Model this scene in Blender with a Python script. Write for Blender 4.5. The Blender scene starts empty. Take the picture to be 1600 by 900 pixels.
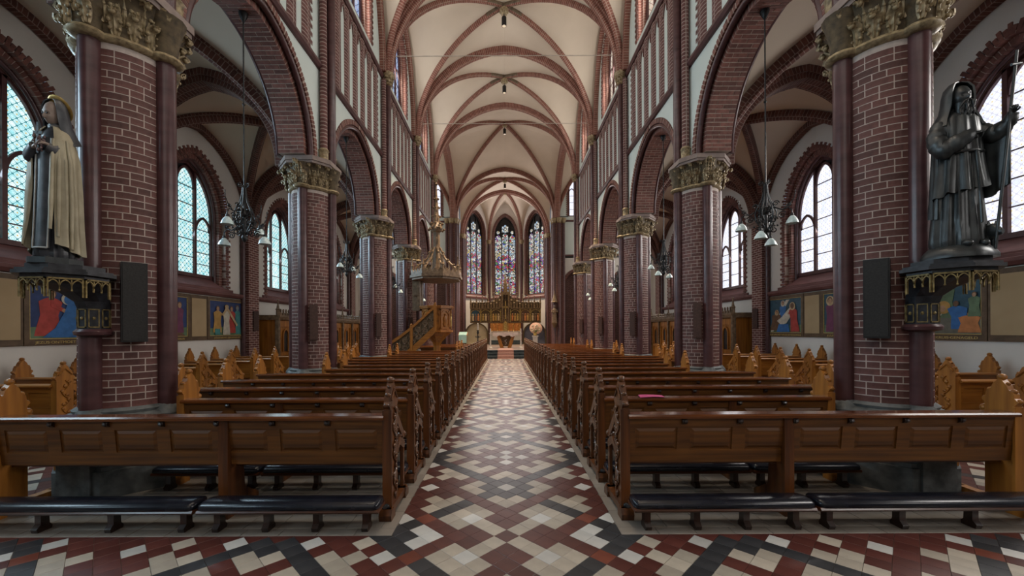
import bpy, math, random
from mathutils import Vector, Matrix
random.seed(7)
S = bpy.context.scene
C = S.collection
pi = math.pi
sin, cos = math.sin, math.cos

# ------------------------------------------------------------------ camera
EYE = 1.6
cd = bpy.data.cameras.new('camera')
cd.sensor_width = 36; cd.lens = 630 * 36 / 1600
cd.shift_x = 10 / 1600; cd.shift_y = 66 / 1600
cd.clip_start = .05; cd.clip_end = 200
cam = bpy.data.objects.new('camera', cd); C.objects.link(cam)
cam.location = (0, 0, EYE); cam.rotation_euler = (pi / 2, .0050, 0)
S.camera = cam
# ------------------------------------------------------------------ world, exposure
S.view_settings.view_transform = 'Standard'; S.view_settings.look = 'None'
S.view_settings.gamma = 1; S.view_settings.use_curve_mapping = False
S.view_settings.exposure = 0.0
S.cycles.use_denoising = True
S.cycles.max_bounces = 8; S.cycles.diffuse_bounces = 5; S.cycles.glossy_bounces = 3
S.cycles.caustics_reflective = False; S.cycles.caustics_refractive = False
S.cycles.sample_clamp_indirect = 4
W = bpy.data.worlds.new('sky'); S.world = W; W.use_nodes = True
W.node_tree.nodes['Background'].inputs[0].default_value = (.55, .7, .9, 1)
W.node_tree.nodes['Background'].inputs[1].default_value = .4

# plan of the church (metres; x right, y towards the altar)
BAY = 4.18; B2 = BAY / 2
CX = 4.10                     # column axis
WX = 3.85                     # nave wall face
AX = 8.15                     # aisle wall face
COLY = [.21 + BAY * i for i in range(6)]
BAYS = [-1, 0, 1, 2, 3, 4]     # bay b runs from COLY[b] to COLY[b+1]; -1 is behind the camera
bayc = lambda b: .21 + BAY * b + B2
CY0, CY1, APY = COLY[5], 29.5, 34.1   # crossing west and east arch, apse arch
VS, VR = 9.65, 3.8            # vault springing and rise

# large area lights: daylight at the windows, an added west fill, broad panels at the transept ends
def area(loc, sx, sy, aim, power, col, spread=pi):
    l = bpy.data.lights.new('daylight_and_fill', 'AREA'); l.shape = 'RECTANGLE'; l.size = sx; l.size_y = sy
    l.energy = power; l.color = col; l.spread = spread
    o = bpy.data.objects.new('daylight_and_fill', l); C.objects.link(o); o.location = loc
    o.rotation_euler = Vector(aim).to_track_quat('-Z', 'Y').to_euler()
    return o
AISLE_P, CLER_P, WEST_FILL_P, APSE_P, TRAN_P = 135, 120, 75, 150, 190
for b in BAYS:
    for s in (-1, 1):
        colr = (.62, .84, 1.0) if s < 0 else (1.0, .95, .9)
        area((s * (AX + .2), bayc(b), 4.5), 1.5, 2.7, (-s, 0, -.45), AISLE_P, colr, math.radians(135))
        if b >= -1:
            area((s * (WX + .25), bayc(b), 11.2), 1.5, 2.6, (-s, 0, .1), CLER_P, (1, .96, .90))
area((0, -3.7, 7.5), 5, 6.5, (0, 1, -.05), WEST_FILL_P, (1, .95, .9))  # added fill light behind the viewer; the west wall has no window
area((0, 35.9, 8.2), 1.6, 6, (0, -1, 0), APSE_P, (1, .92, .9))
for s in (-1, 1):
    area((s * 2.4, 34.95, 8.2), 1.4, 6, (-s * .7, -.7, 0), APSE_P, (1, .92, .9))
    area((s * 10.6, (CY0 + CY1) / 2, 8), 5, 6, (-s, 0, 0), TRAN_P, (1, .93, .85))  # broad panel before the solid transept end wall

# ------------------------------------------------------------------ materials
def nodes(name):
    m = bpy.data.materials.new(name); m.use_nodes = True
    nt = m.node_tree
    return m, nt, nt.nodes['Principled BSDF'], nt.nodes, nt.links
def ramp(N, L, fac, stops, interp='LINEAR'):
    r = N.new('ShaderNodeValToRGB'); r.color_ramp.interpolation = interp
    e = r.color_ramp.elements
    while len(e) < len(stops): e.new(.5)
    for k, (p, c) in enumerate(stops):
        e[k].position = p; e[k].color = (*c, 1)
    L.new(fac, r.inputs[0]); return r.outputs[0]
def coords(N, L, kind='Object', scale=(1, 1, 1)):
    t = N.new('ShaderNodeTexCoord'); mp = N.new('ShaderNodeMapping')
    mp.inputs['Scale'].default_value = scale
    L.new(t.outputs[kind], mp.inputs[0]); return mp.outputs[0]
def island(N, L):
    g = N.new('ShaderNodeNewGeometry'); o = N.new('ShaderNodeObjectInfo')
    a = N.new('ShaderNodeMath'); a.operation = 'ADD'
    L.new(g.outputs['Random Per Island'], a.inputs[0]); L.new(o.outputs['Random'], a.inputs[1])
    f = N.new('ShaderNodeMath'); f.operation = 'FRACT'; L.new(a.outputs[0], f.inputs[0])
    return f.outputs[0]
def pbr(name, c1, c2, scale=(4, 4, 4), rough=.6, metal=0, bump=.15, detail=5, spec=.4, isl=0, coord='Object', coat=0, dist=.01):
    m, nt, bs, N, L = nodes(name)
    v = coords(N, L, coord, scale)
    n = N.new('ShaderNodeTexNoise'); n.inputs['Detail'].default_value = detail; n.inputs['Scale'].default_value = 1
    L.new(v, n.inputs['Vector'])
    col = ramp(N, L, n.outputs[0], [(.32, c1), (.68, c2)])
    if isl:
        h = N.new('ShaderNodeHueSaturation'); mr = N.new('ShaderNodeMapRange')
        mr.inputs['To Min'].default_value = 1 - isl; mr.inputs['To Max'].default_value = 1 + isl
        L.new(island(N, L), mr.inputs[0]); L.new(mr.outputs[0], h.inputs['Value']); L.new(col, h.inputs['Color'])
        col = h.outputs[0]
    L.new(col, bs.inputs['Base Color'])
    bs.inputs['Roughness'].default_value = rough; bs.inputs['Metallic'].default_value = metal
    bs.inputs['Specular IOR Level'].default_value = spec
    if coat: bs.inputs['Coat Weight'].default_value = coat; bs.inputs['Coat Roughness'].default_value = .15
    if bump:
        bp = N.new('ShaderNodeBump'); bp.inputs['Strength'].default_value = bump; bp.inputs['Distance'].default_value = dist
        L.new(n.outputs[0], bp.inputs['Height']); L.new(bp.outputs[0], bs.inputs['Normal'])
    return m
def brickmat(name, w, h, c1, c2, cm, mortar=.009, off=.5, rough=.7, bump=.5):
    m, nt, bs, N, L = nodes(name)
    t = N.new('ShaderNodeTexCoord')
    b = N.new('ShaderNodeTexBrick')
    for k, x in (('Color1', c1), ('Color2', c2), ('Mortar', cm)): b.inputs[k].default_value = (*x, 1)
    b.inputs['Scale'].default_value = 1; b.inputs['Mortar Size'].default_value = mortar; b.inputs['Mortar Smooth'].default_value = .15
    b.inputs['Brick Width'].default_value = w; b.inputs['Row Height'].default_value = h; b.offset = off
    L.new(t.outputs['UV'], b.inputs['Vector'])
    n = N.new('ShaderNodeTexNoise'); n.inputs['Scale'].default_value = 9; n.inputs['Detail'].default_value = 4
    L.new(t.outputs['Object'], n.inputs['Vector'])
    mx = N.new('ShaderNodeMix'); mx.data_type = 'RGBA'; mx.blend_type = 'MULTIPLY'; mx.inputs[0].default_value = .7
    L.new(b.outputs[0], mx.inputs[6])
    L.new(ramp(N, L, n.outputs[0], [(.25, (.55, .5, .5)), (.7, (1.15, 1.1, 1.1))]), mx.inputs[7])
    L.new(mx.outputs[2], bs.inputs['Base Color'])
    bs.inputs['Roughness'].default_value = rough; bs.inputs['Specular IOR Level'].default_value = .35
    bp = N.new('ShaderNodeBump'); bp.invert = True; bp.inputs['Strength'].default_value = bump; bp.inputs['Distance'].default_value = .01
    L.new(b.outputs[1], bp.inputs['Height']); L.new(bp.outputs[0], bs.inputs['Normal'])
    return m
def plain(name, c, rough=.6, metal=0, spec=.4, emit=0):
    m, nt, bs, N, L = nodes(name)
    bs.inputs['Base Color'].default_value = (*c, 1); bs.inputs['Roughness'].default_value = rough
    bs.inputs['Metallic'].default_value = metal; bs.inputs['Specular IOR Level'].default_value = spec
    if emit:
        bs.inputs['Emission Color'].default_value = (*c, 1); bs.inputs['Emission Strength'].default_value = emit
    return m
M = {}
BR1, BR2, MOR = (.125, .042, .036), (.19, .075, .062), (.47, .38, .34)
M['brick'] = brickmat('brick', .22, .072, BR1, BR2, MOR)
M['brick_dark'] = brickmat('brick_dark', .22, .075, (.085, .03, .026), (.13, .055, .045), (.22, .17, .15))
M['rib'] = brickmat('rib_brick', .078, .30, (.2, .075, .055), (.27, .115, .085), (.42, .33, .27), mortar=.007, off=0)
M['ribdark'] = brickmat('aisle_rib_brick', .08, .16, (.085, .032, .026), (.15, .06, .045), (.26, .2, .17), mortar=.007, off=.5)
M['band'] = brickmat('banded_brick', .34, .078, (.12, .05, .046), (.18, .08, .072), (.36, .29, .26), mortar=.011, off=0)
M['brickpiece'] = pbr('brick_piece', (.085, .033, .029), (.15, .062, .053), (14, 14, 14), .62, isl=.28, bump=.3)
M['vouss'] = pbr('voussoir', (.12, .046, .037), (.2, .083, .065), (14, 14, 14), .65, isl=.32, bump=.3)
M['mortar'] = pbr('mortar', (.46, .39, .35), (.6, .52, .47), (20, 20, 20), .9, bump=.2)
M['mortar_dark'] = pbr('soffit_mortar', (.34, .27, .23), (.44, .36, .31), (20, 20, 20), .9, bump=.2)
M['shaft'] = pbr('glazed_shaft', (.055, .022, .024), (.095, .042, .044), (3, 3, 9), .3, bump=.08, spec=.5)
M['string'] = pbr('string_course', (.075, .03, .03), (.12, .055, .055), (6, 6, 6), .4)
M['sill'] = pbr('sloped_sill_brick', (.12, .05, .048), (.19, .085, .08), (3, 9, 9), .6)
M['plaster'] = pbr('nave_plaster', (.58, .67, .645), (.67, .75, .72), (.8, .8, .8), .85, bump=.05)
M['plaster_aisle'] = pbr('aisle_plaster', (.62, .60, .56), (.72, .70, .66), (.8, .8, .8), .85, bump=.05)
M['vault'] = pbr('vault_plaster', (.58, .50, .405), (.68, .595, .49), (.5, .5, .5), .9, bump=.04)
M['gilt'] = pbr('gilded_stone', (.15, .11, .06), (.46, .37, .22), (22, 22, 22), .45, metal=.15, bump=.4)
M['bell'] = pbr('capital_bell', (.05, .036, .02), (.13, .095, .05), (15, 15, 15), .7, bump=.3)  # on capitals: shade of the gaps between leaves put into the colour
M['stone'] = pbr('grey_stone', (.055, .062, .062), (.15, .16, .16), (9, 9, 9), .6, bump=.4)
M['stone_pale'] = pbr('pale_stone', (.38, .33, .28), (.52, .46, .40), (5, 5, 5), .7)
M['abacus'] = pbr('abacus_stone', (.20, .155, .14), (.3, .24, .215), (6, 6, 6), .7)
def wood(name, c1, c2, s, rough=.28, coat=.25):
    return pbr(name, c1, c2, s, rough, bump=.12, detail=8, spec=.5, coat=coat, dist=.004)
M['wood_x'] = wood('dark_wood_long', (.034, .010, .003), (.12, .036, .008), (1.2, 22, 22), .3, .15)
M['rail'] = wood('polished_rail', (.05, .015, .004), (.17, .052, .012), (1.2, 22, 22), .15, .6)
M['wood_back'] = wood('brown_wood_back', (.066, .022, .004), (.18, .068, .011), (1.2, 24, 24), .45, .06)
M['wood_z'] = wood('dark_wood_upright', (.045, .014, .004), (.15, .048, .011), (20, 20, 1.3), .35, .12)
M['oak_z'] = wood('golden_oak_upright', (.22, .078, .011), (.43, .175, .028), (16, 16, 1.2), .42, .08)
M['oak_x'] = wood('golden_oak_long', (.22, .078, .011), (.43, .175, .028), (1.2, 16, 16), .42, .08)
M['carve'] = pbr('carved_wood', (.05, .02, .01), (.16, .065, .025), (30, 30, 30), .25, bump=.3, coat=.3)
M['oak_carve'] = pbr('carved_oak', (.18, .064, .01), (.38, .155, .028), (30, 30, 30), .35, bump=.3)
M['leather'] = pbr('black_leather', (.003, .004, .008), (.010, .012, .020), (9, 9, 9), .27, bump=.1, spec=.4)
M['iron'] = pbr('wrought_iron', (.016, .017, .018), (.045, .046, .048), (30, 30, 30), .38, metal=.6, bump=.2)
M['bronze'] = pbr('dark_bronze', (.018, .021, .023), (.05, .058, .06), (9, 9, 9), .36, metal=.35, bump=.2, spec=.6)
M['black'] = pbr('black_metal', (.012, .012, .013), (.02, .02, .021), (20, 20, 20), .45, bump=.05)
M['gold'] = pbr('worn_gold', (.32, .21, .06), (.6, .43, .15), (12, 12, 12), .35, metal=.6)
TC = {'m': ((.07, .020, .017), (.105, .034, .027)), 'r': ((.13, .034, .02), (.18, .05, .03)),
      'k': ((.024, .026, .03), (.045, .047, .052)), 'c': ((.35, .315, .265), (.44, .40, .335)),
      'w': ((.45, .46, .45), (.54, .54, .52))}
for k, (a, b) in TC.items():
    M['t' + k] = pbr('floor_tile_' + {'m': 'maroon', 'r': 'red', 'k': 'black', 'c': 'cream', 'w': 'white'}[k], a, b, (7, 7, 7), .33, isl=.16, bump=.05, spec=.45)
M['grout'] = pbr('grout', (.13, .115, .10), (.2, .18, .16), (10, 10, 10), .9)
M['flag'] = pbr('flag_tile', (.19, .168, .145), (.27, .242, .21), (3, 3, 3), .42, isl=.10, bump=.05)

# ------------------------------------------------------------------ mesh builder
class MB:
    def __init__(s): s.v = []; s.f = []; s.uv = []; s.mi = []; s.cm = 0
    def add(s, vs, fs, uvs=None, T=None):
        n = len(s.v)
        if T is not None: vs = [tuple(T @ Vector(p)) for p in vs]
        s.v += vs
        for i, f in enumerate(fs):
            s.f.append([k + n for k in f]); s.uv.append(uvs[i] if uvs else None); s.mi.append(s.cm)
        return s
    def box(s, x0, x1, y0, y1, z0, z1, T=None, skip=''):
        vs = [(x, y, z) for z in (z0, z1) for y in (y0, y1) for x in (x0, x1)]
        F = {'b': (0, 2, 3, 1), 't': (4, 5, 7, 6), 's': (0, 1, 5, 4), 'n': (2, 6, 7, 3), 'w': (0, 4, 6, 2), 'e': (1, 3, 7, 5)}
        return s.add(vs, [F[k] for k in F if k not in skip], None, T)
    def cbox(s, c, d, T=None, skip=''):
        return s.box(c[0] - d[0] / 2, c[0] + d[0] / 2, c[1] - d[1] / 2, c[1] + d[1] / 2, c[2] - d[2] / 2, c[2] + d[2] / 2, T, skip)
    def prism(s, poly, h0, h1, axis='z', T=None):
        n = len(poly)
        def P(p, h): return (p[0], p[1], h) if axis == 'z' else ((h, p[0], p[1]) if axis == 'x' else (p[0], h, p[1]))
        vs = [P(p, h0) for p in poly] + [P(p, h1) for p in poly]
        fs = [list(range(n))[::-1], list(range(n, 2 * n))] + [(i, (i + 1) % n, (i + 1) % n + n, i + n) for i in range(n)]
        return s.add(vs, fs, None, T)
    def tube(s, pts, r, n=7, T=None, cap=True):
        pts = [Vector(p) for p in pts]; m = len(pts)
        rs = r if isinstance(r, (list, tuple)) else [r] * m
        vs = []; fs = []; uvs = []; L = 0
        prev = None; ls = []
        for i, p in enumerate(pts):
            t = (pts[min(i + 1, m - 1)] - pts[max(i - 1, 0)])
            t = t.normalized() if t.length > 1e-9 else Vector((0, 0, 1))
            if prev is None:
                u = t.orthogonal().normalized()
            else:
                u = prev - t * prev.dot(t); u = u.normalized() if u.length > 1e-6 else t.orthogonal().normalized()
            prev = u; w = t.cross(u)
            if i: L += (p - pts[i - 1]).length
            ls.append(L)
            for k in range(n):
                a = 2 * pi * k / n
                vs.append(tuple(p + (u * cos(a) + w * sin(a)) * rs[i]))
        for i in range(m - 1):
            for k in range(n):
                k2 = (k + 1) % n
                fs.append((i * n + k, i * n + k2, (i + 1) * n + k2, (i + 1) * n + k))
                q = .3 / n
                uvs.append([(ls[i], k * q), (ls[i], k * q + q), (ls[i + 1], k * q + q), (ls[i + 1], k * q)])
        if cap:
            fs.append(tuple(range(n))[::-1]); uvs.append([(0, 0)] * n)
            fs.append(tuple(range((m - 1) * n, m * n))); uvs.append([(0, 0)] * n)
        return s.add(vs, fs, uvs, T)
    def lathe(s, prof, n=16, c=(0, 0, 0), T=None, a0=0, a1=2 * pi, cap=True, sx=1, sy=1):
        full = abs(a1 - a0 - 2 * pi) < 1e-6; m = n if full else n + 1
        vs = []; fs = []; uvs = []
        for r, z in prof:
            for k in range(m):
                a = a0 + (a1 - a0) * k / n
                vs.append((c[0] + r * cos(a) * sx, c[1] + r * sin(a) * sy, c[2] + z))
        for i in range(len(prof) - 1):
            for k in range(n):
                k2 = (k + 1) % m
                fs.append((i * m + k, i * m + k2, (i + 1) * m + k2, (i + 1) * m + k))
                R = max(prof[i][0], prof[i + 1][0]); da = (a1 - a0) / n * R
                uvs.append([(k * da, prof[i][1]), (k * da + da, prof[i][1]), (k * da + da, prof[i + 1][1]), (k * da, prof[i + 1][1])])
        if cap and full:
            fs.append(tuple(range(m))[::-1]); uvs.append(None)
            fs.append(tuple(range((len(prof) - 1) * m, len(prof) * m))); uvs.append(None)
        return s.add(vs, fs, uvs, T)
    def ball(s, c, r, n=8, m=5, T=None, sc=(1, 1, 1)):
        prof = [(sin(pi * i / m), -cos(pi * i / m)) for i in range(m + 1)]
        prof[0] = (.02, -1); prof[-1] = (.02, 1)
        vs = []; fs = []
        for q, z in prof:
            for k in range(n):
                a = 2 * pi * k / n
                vs.append((c[0] + r * q * cos(a) * sc[0], c[1] + r * q * sin(a) * sc[1], c[2] + r * z * sc[2]))
        for i in range(m):
            for k in range(n):
                k2 = (k + 1) % n
                fs.append((i * n + k, i * n + k2, (i + 1) * n + k2, (i + 1) * n + k))
        fs.append(tuple(range(n))[::-1]); fs.append(tuple(range(m * n, m * n + n)))
        return s.add(vs, fs, None, T)
    def loft(s, rings, cap=True, closed=True, T=None):
        n = len(rings[0]); vs = [p for r in rings for p in r]; fs = []
        for i in range(len(rings) - 1):
            for k in range(n if closed else n - 1):
                k2 = (k + 1) % n
                fs.append((i * n + k, i * n + k2, (i + 1) * n + k2, (i + 1) * n + k))
        if cap and closed:
            fs.append(tuple(range(n))[::-1]); fs.append(tuple(range((len(rings) - 1) * n, len(rings) * n)))
        return s.add(vs, fs, None, T)
    def sweep(s, path, prof, Bv, ctr, closed=True, cap=True, T=None):
        """profile points (p along Bv, q away from ctr)"""
        P = [Vector(p) for p in path]; Bv = Vector(Bv).normalized(); ctr = Vector(ctr); m = len(P); n = len(prof)
        vs = []; ls = []; L = 0; pl = [0]
        for k in range(1, n + 1):
            pl.append(pl[-1] + math.dist(prof[k - 1], prof[k % n]))
        for i, p in enumerate(P):
            t = (P[min(i + 1, m - 1)] - P[max(i - 1, 0)]).normalized()
            Nv = t.cross(Bv).normalized()
            if Nv.dot(p - ctr) < 0: Nv = -Nv
            if i: L += (p - P[i - 1]).length
            ls.append(L)
            for a, q in prof: vs.append(tuple(p + Bv * a + Nv * q))
        fs = []; uvs = []
        for i in range(m - 1):
            for k in range(n if closed else n - 1):
                k2 = (k + 1) % n
                fs.append((i * n + k, i * n + k2, (i + 1) * n + k2, (i + 1) * n + k))
                uvs.append([(ls[i], pl[k]), (ls[i], pl[k + 1]), (ls[i + 1], pl[k + 1]), (ls[i + 1], pl[k])])
        if cap and closed:
            fs.append(tuple(range(n))[::-1]); uvs.append(None)
            fs.append(tuple(range((m - 1) * n, m * n))); uvs.append(None)
        return s.add(vs, fs, uvs, T)
    def mesh(s, name, mats, smooth=0):
        me = bpy.data.meshes.new(name); me.from_pydata(s.v, [], s.f)
        for m in (mats if isinstance(mats, list) else [mats]): me.materials.append(M[m] if isinstance(m, str) else m)
        uvl = me.uv_layers.new(name='UVMap'); buf = [0.0] * (2 * len(me.loops)); j = 0
        V = s.v
        for f, u in zip(s.f, s.uv):
            if u is None or len(u) != len(f):
                a, b, c = V[f[0]], V[f[1]], V[f[2]]
                if len(f) > 3: c = V[f[len(f) // 2 + (1 if len(f) == 4 else 0)]] if False else V[f[2]]
                e = (b[0] - a[0], b[1] - a[1], b[2] - a[2]); g = (c[0] - a[0], c[1] - a[1], c[2] - a[2])
                nx, ny, nz = abs(e[1] * g[2] - e[2] * g[1]), abs(e[2] * g[0] - e[0] * g[2]), abs(e[0] * g[1] - e[1] * g[0])
                if nz >= nx and nz >= ny: u = [(V[k][0], V[k][1]) for k in f]
                elif nx >= ny: u = [(V[k][1], V[k][2]) for k in f]
                else: u = [(V[k][0], V[k][2]) for k in f]
            for q in u: buf[j] = q[0]; buf[j + 1] = q[1]; j += 2
        uvl.data.foreach_set('uv', buf)
        if any(s.mi): me.polygons.foreach_set('material_index', s.mi)
        if smooth:
            me.polygons.foreach_set('use_smooth', [True] * len(me.polygons))
            me.set_sharp_from_angle(angle=math.radians(smooth))
        me.update(); return me
    def build(s, name, mats, parent=None, smooth=0):
        return put(name, s.mesh(name, mats, smooth), parent)
def put(name, me, parent=None, loc=None, rz=0, scale=None):
    o = bpy.data.objects.new(name, me); C.objects.link(o)
    if parent: o.parent = parent
    if loc: o.location = loc
    if rz: o.rotation_euler.z = rz
    if scale: o.scale = scale
    return o
def empty(name, loc=(0, 0, 0), rz=0, parent=None, scale=None):
    o = put(name, None, parent, loc, rz, scale); o.empty_display_size = .2; return o
def tag(o, label, cat, group=None):
    o['label'] = label; o['category'] = cat
    if group: o['group'] = group
    return o
def struct(o, label=None):
    o['kind'] = 'structure'
    if label: o['label'] = label
    return o
def stuff(o): o['kind'] = 'stuff'; return o
KIDS = {}
def copy_tree(o, parent=None, depth=0):
    c = o.copy(); C.objects.link(c); c.parent = parent
    for ch in o.children: copy_tree(ch, c, depth + 1)
    return c
ORD = ['first', 'second', 'third', 'fourth', 'fifth', 'sixth', 'seventh', 'eighth', 'ninth', 'tenth', 'eleventh', 'twelfth', 'thirteenth',
       'fourteenth', 'fifteenth', 'sixteenth', 'seventeenth', 'eighteenth', 'nineteenth', 'twentieth', 'twenty-first', 'twenty-second', 'twenty-third', 'twenty-fourth']
SIDE = {-1: 'left', 1: 'right'}

def arcpts(a, zs, rise, k=.1, n=16):
    """pointed arch from (-a,zs) over the apex to (a,zs)"""
    tm = math.acos(k / (1 + k)); sc = rise / math.sqrt((1 + k) ** 2 - k * k)
    h = [(a * ((1 + k) * cos(tm * i / n) - k), zs + sc * (1 + k) * sin(tm * i / n)) for i in range(n + 1)]
    return [(-x, z) for x, z in h] + [(x, z) for x, z in h[-2::-1]]
def gprof(t, k): return math.sqrt(max(0, (1 + k) ** 2 - (t + k) ** 2)) / math.sqrt((1 + k) ** 2 - k * k)
def resample(pts, step):
    P = [Vector(p) for p in pts]; d = [0]
    for i in range(1, len(P)): d.append(d[-1] + (P[i] - P[i - 1]).length)
    n = max(1, round(d[-1] / step)); out = []; j = 0
    for i in range(n + 1):
        s_ = d[-1] * i / n
        while j < len(P) - 2 and d[j + 1] < s_: j += 1
        f = (s_ - d[j]) / max(1e-9, d[j + 1] - d[j]); out.append(P[j].lerp(P[j + 1], f))
    return out
def ring_bricks(mb, path, Bv, ctr, cols, q0, q1, step=.076, gap=.014, alt=None):
    """bricks laid along a path: cols = list of lists of (b0,b1) spans alternating by course; q0..q1 away from ctr"""
    pts = resample(path, step); Bv = Vector(Bv); ctr = Vector(ctr)
    for i in range(len(pts) - 1):
        a, b = pts[i], pts[i + 1]; t = (b - a).normalized(); N_ = t.cross(Bv).normalized()
        if N_.dot((a + b) / 2 - ctr) < 0: N_ = -N_
        g = t * gap / 2
        e1 = q1 + (alt if (alt and i % 2) else 0)
        for (b0, b1) in cols[i % len(cols)]:
            jt = random.uniform(-.003, .003)
            vs = []
            for q in (q0 + jt, e1):
                for p in (a + g, b - g):
                    for bb in (b0 + gap / 2, b1 - gap / 2): vs.append(tuple(p + Bv * bb + N_ * q))
            mb.add(vs, [(0, 1, 3, 2), (4, 6, 7, 5), (0, 4, 5, 1), (2, 3, 7, 6), (0, 2, 6, 4), (1, 5, 7, 3)])
# ------------------------------------------------------------------ glass materials (daylit panes)
def glassmat(name, base, lines, dots, strength, scale=5.2):
    m, nt, bs, N, L = nodes(name)
    v = coords(N, L, 'Object', (scale, 0, scale))
    def math_(op, a, b=None):
        n = N.new('ShaderNodeMath'); n.operation = op
        for i, x in enumerate((a, b)):
            if x is None: continue
            if isinstance(x, (int, float)): n.inputs[i].default_value = x
            else: L.new(x, n.inputs[i])
        return n.outputs[0]
    sp = N.new('ShaderNodeSeparateXYZ'); L.new(v, sp.inputs[0])
    x, z = sp.outputs[0], sp.outputs[2]
    cx = math_('COSINE', math_('MULTIPLY', x, 2 * pi)); cz = math_('COSINE', math_('MULTIPLY', z, 2 * pi))
    s_ = math_('ADD', cx, cz)
    ln = math_('LESS_THAN', math_('ABSOLUTE', math_('ABSOLUTE', s_)), .28)
    ln2 = math_('LESS_THAN', math_('ABSOLUTE', math_('SUBTRACT', math_('ABSOLUTE', s_), 1.25)), .13)
    l3 = math_('MAXIMUM', ln, math_('MULTIPLY', ln2, .6))
    dt = math_('GREATER_THAN', s_, 1.82)
    vo = N.new('ShaderNodeTexNoise'); vo.inputs['Scale'].default_value = .9; L.new(v, vo.inputs['Vector'])
    bc = ramp(N, L, vo.outputs[0], [(.35, base[0]), (.65, base[1])])
    m1 = N.new('ShaderNodeMix'); m1.data_type = 'RGBA'; L.new(l3, m1.inputs[0]); L.new(bc, m1.inputs[6]); m1.inputs[7].default_value = (*lines, 1)
    m2 = N.new('ShaderNodeMix'); m2.data_type = 'RGBA'; L.new(dt, m2.inputs[0]); L.new(m1.outputs[2], m2.inputs[6]); m2.inputs[7].default_value = (*dots, 1)
    bs.inputs['Base Color'].default_value = (.02, .03, .03, 1); bs.inputs['Roughness'].default_value = .2
    L.new(m2.outputs[2], bs.inputs['Emission Color']); bs.inputs['Emission Strength'].default_value = strength
    return m
M['glass_teal'] = glassmat('leaded_teal_glass', ((.36, .78, .84), (.85, 1.0, 1.0)), (.06, .25, .28), (.62, .42, .12), 1.15, 7.6)
M['glass_pale'] = glassmat('leaded_pale_glass', ((.74, .80, .98), (1.0, .98, 1.0)), (.62, .62, .72), (.76, .62, .3), 1.2, 7.6)
M['glass_blue'] = glassmat('clerestory_blue_glass', ((.30, .46, .85), (.7, .85, 1.0)), (.1, .14, .3), (.8, .5, .5), .8)
M['glass_warm'] = glassmat('clerestory_warm_glass', ((.8, .68, .52), (1.0, .93, .82)), (.35, .22, .18), (.7, .3, .2), .85)
def stained(name, seed, strength=1.0, zoned=True):
    m, nt, bs, N, L = nodes(name)
    v = coords(N, L, 'Object', (1, 0, 1))
    mp = N.new('ShaderNodeVectorMath'); mp.operation = 'ADD'; L.new(v, mp.inputs[0]); mp.inputs[1].default_value = (seed * 7.3, 0, seed * 3.1)
    SC = 6.5
    vo = N.new('ShaderNodeTexVoronoi'); vo.inputs['Scale'].default_value = SC; L.new(mp.outputs[0], vo.inputs['Vector'])
    sp = N.new('ShaderNodeSeparateColor'); L.new(vo.outputs['Color'], sp.inputs[0])
    white, blue, gold, red, navy, green, rose, cream = (.85, .85, .8), (.5, .66, .85), (.75, .58, .2), (.55, .05, .06), (.10, .14, .55), (.14, .3, .12), (.7, .12, .3), (.8, .72, .55)
    pale = ramp(N, L, sp.outputs[0], [(0, white), (.42, (.62, .74, .84)), (.62, cream), (.82, (.4, .56, .72)), (.95, gold)], 'CONSTANT')
    vivid = ramp(N, L, sp.outputs[1], [(0, red), (.2, navy), (.38, gold), (.5, rose), (.64, cream), (.76, green), (.88, (.35, .15, .5))], 'CONSTANT')
    col = pale
    if zoned:
        sx = N.new('ShaderNodeSeparateXYZ'); L.new(v, sx.inputs[0])
        mr = N.new('ShaderNodeMapRange'); mr.inputs['From Min'].default_value = 4.8; mr.inputs['From Max'].default_value = 11
        L.new(sx.outputs[2], mr.inputs[0])
        z = ramp(N, L, mr.outputs[0], [(0, (.35,) * 3), (.1, (.75,) * 3), (.22, (.5,) * 3), (.32, (.05,) * 3), (.40, (1,) * 3), (.52, (.8,) * 3), (.58, (.12,) * 3), (.8, (.2,) * 3), (1, (.05,) * 3)])
        cmpn = N.new('ShaderNodeMath'); cmpn.operation = 'GREATER_THAN'; L.new(z, cmpn.inputs[0]); L.new(sp.outputs[2], cmpn.inputs[1])
        mz = N.new('ShaderNodeMix'); mz.data_type = 'RGBA'; L.new(cmpn.outputs[0], mz.inputs[0]); L.new(pale, mz.inputs[6]); L.new(vivid, mz.inputs[7]); col = mz.outputs[2]
    ed = N.new('ShaderNodeTexVoronoi'); ed.feature = 'DISTANCE_TO_EDGE'; ed.inputs['Scale'].default_value = SC; L.new(mp.outputs[0], ed.inputs['Vector'])
    e = N.new('ShaderNodeMath'); e.operation = 'GREATER_THAN'; e.inputs[1].default_value = .075; L.new(ed.outputs[0], e.inputs[0])
    mx = N.new('ShaderNodeMix'); mx.data_type = 'RGBA'; L.new(e.outputs[0], mx.inputs[0]); mx.inputs[6].default_value = (.01, .01, .012, 1); L.new(col, mx.inputs[7])
    bs.inputs['Base Color'].default_value = (.02, .02, .03, 1)
    L.new(mx.outputs[2], bs.inputs['Emission Color']); bs.inputs['Emission Strength'].default_value = strength
    return m
M['stain'] = stained('stained_glass', 1, .8)
M['stain_rose'] = stained('stained_rose_tracery', 4, .9, False)
for k in ('glass_teal', 'glass_pale', 'glass_blue', 'glass_warm', 'stain', 'stain_rose'): M[k].cycles.emission_sampling = 'NONE'

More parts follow.
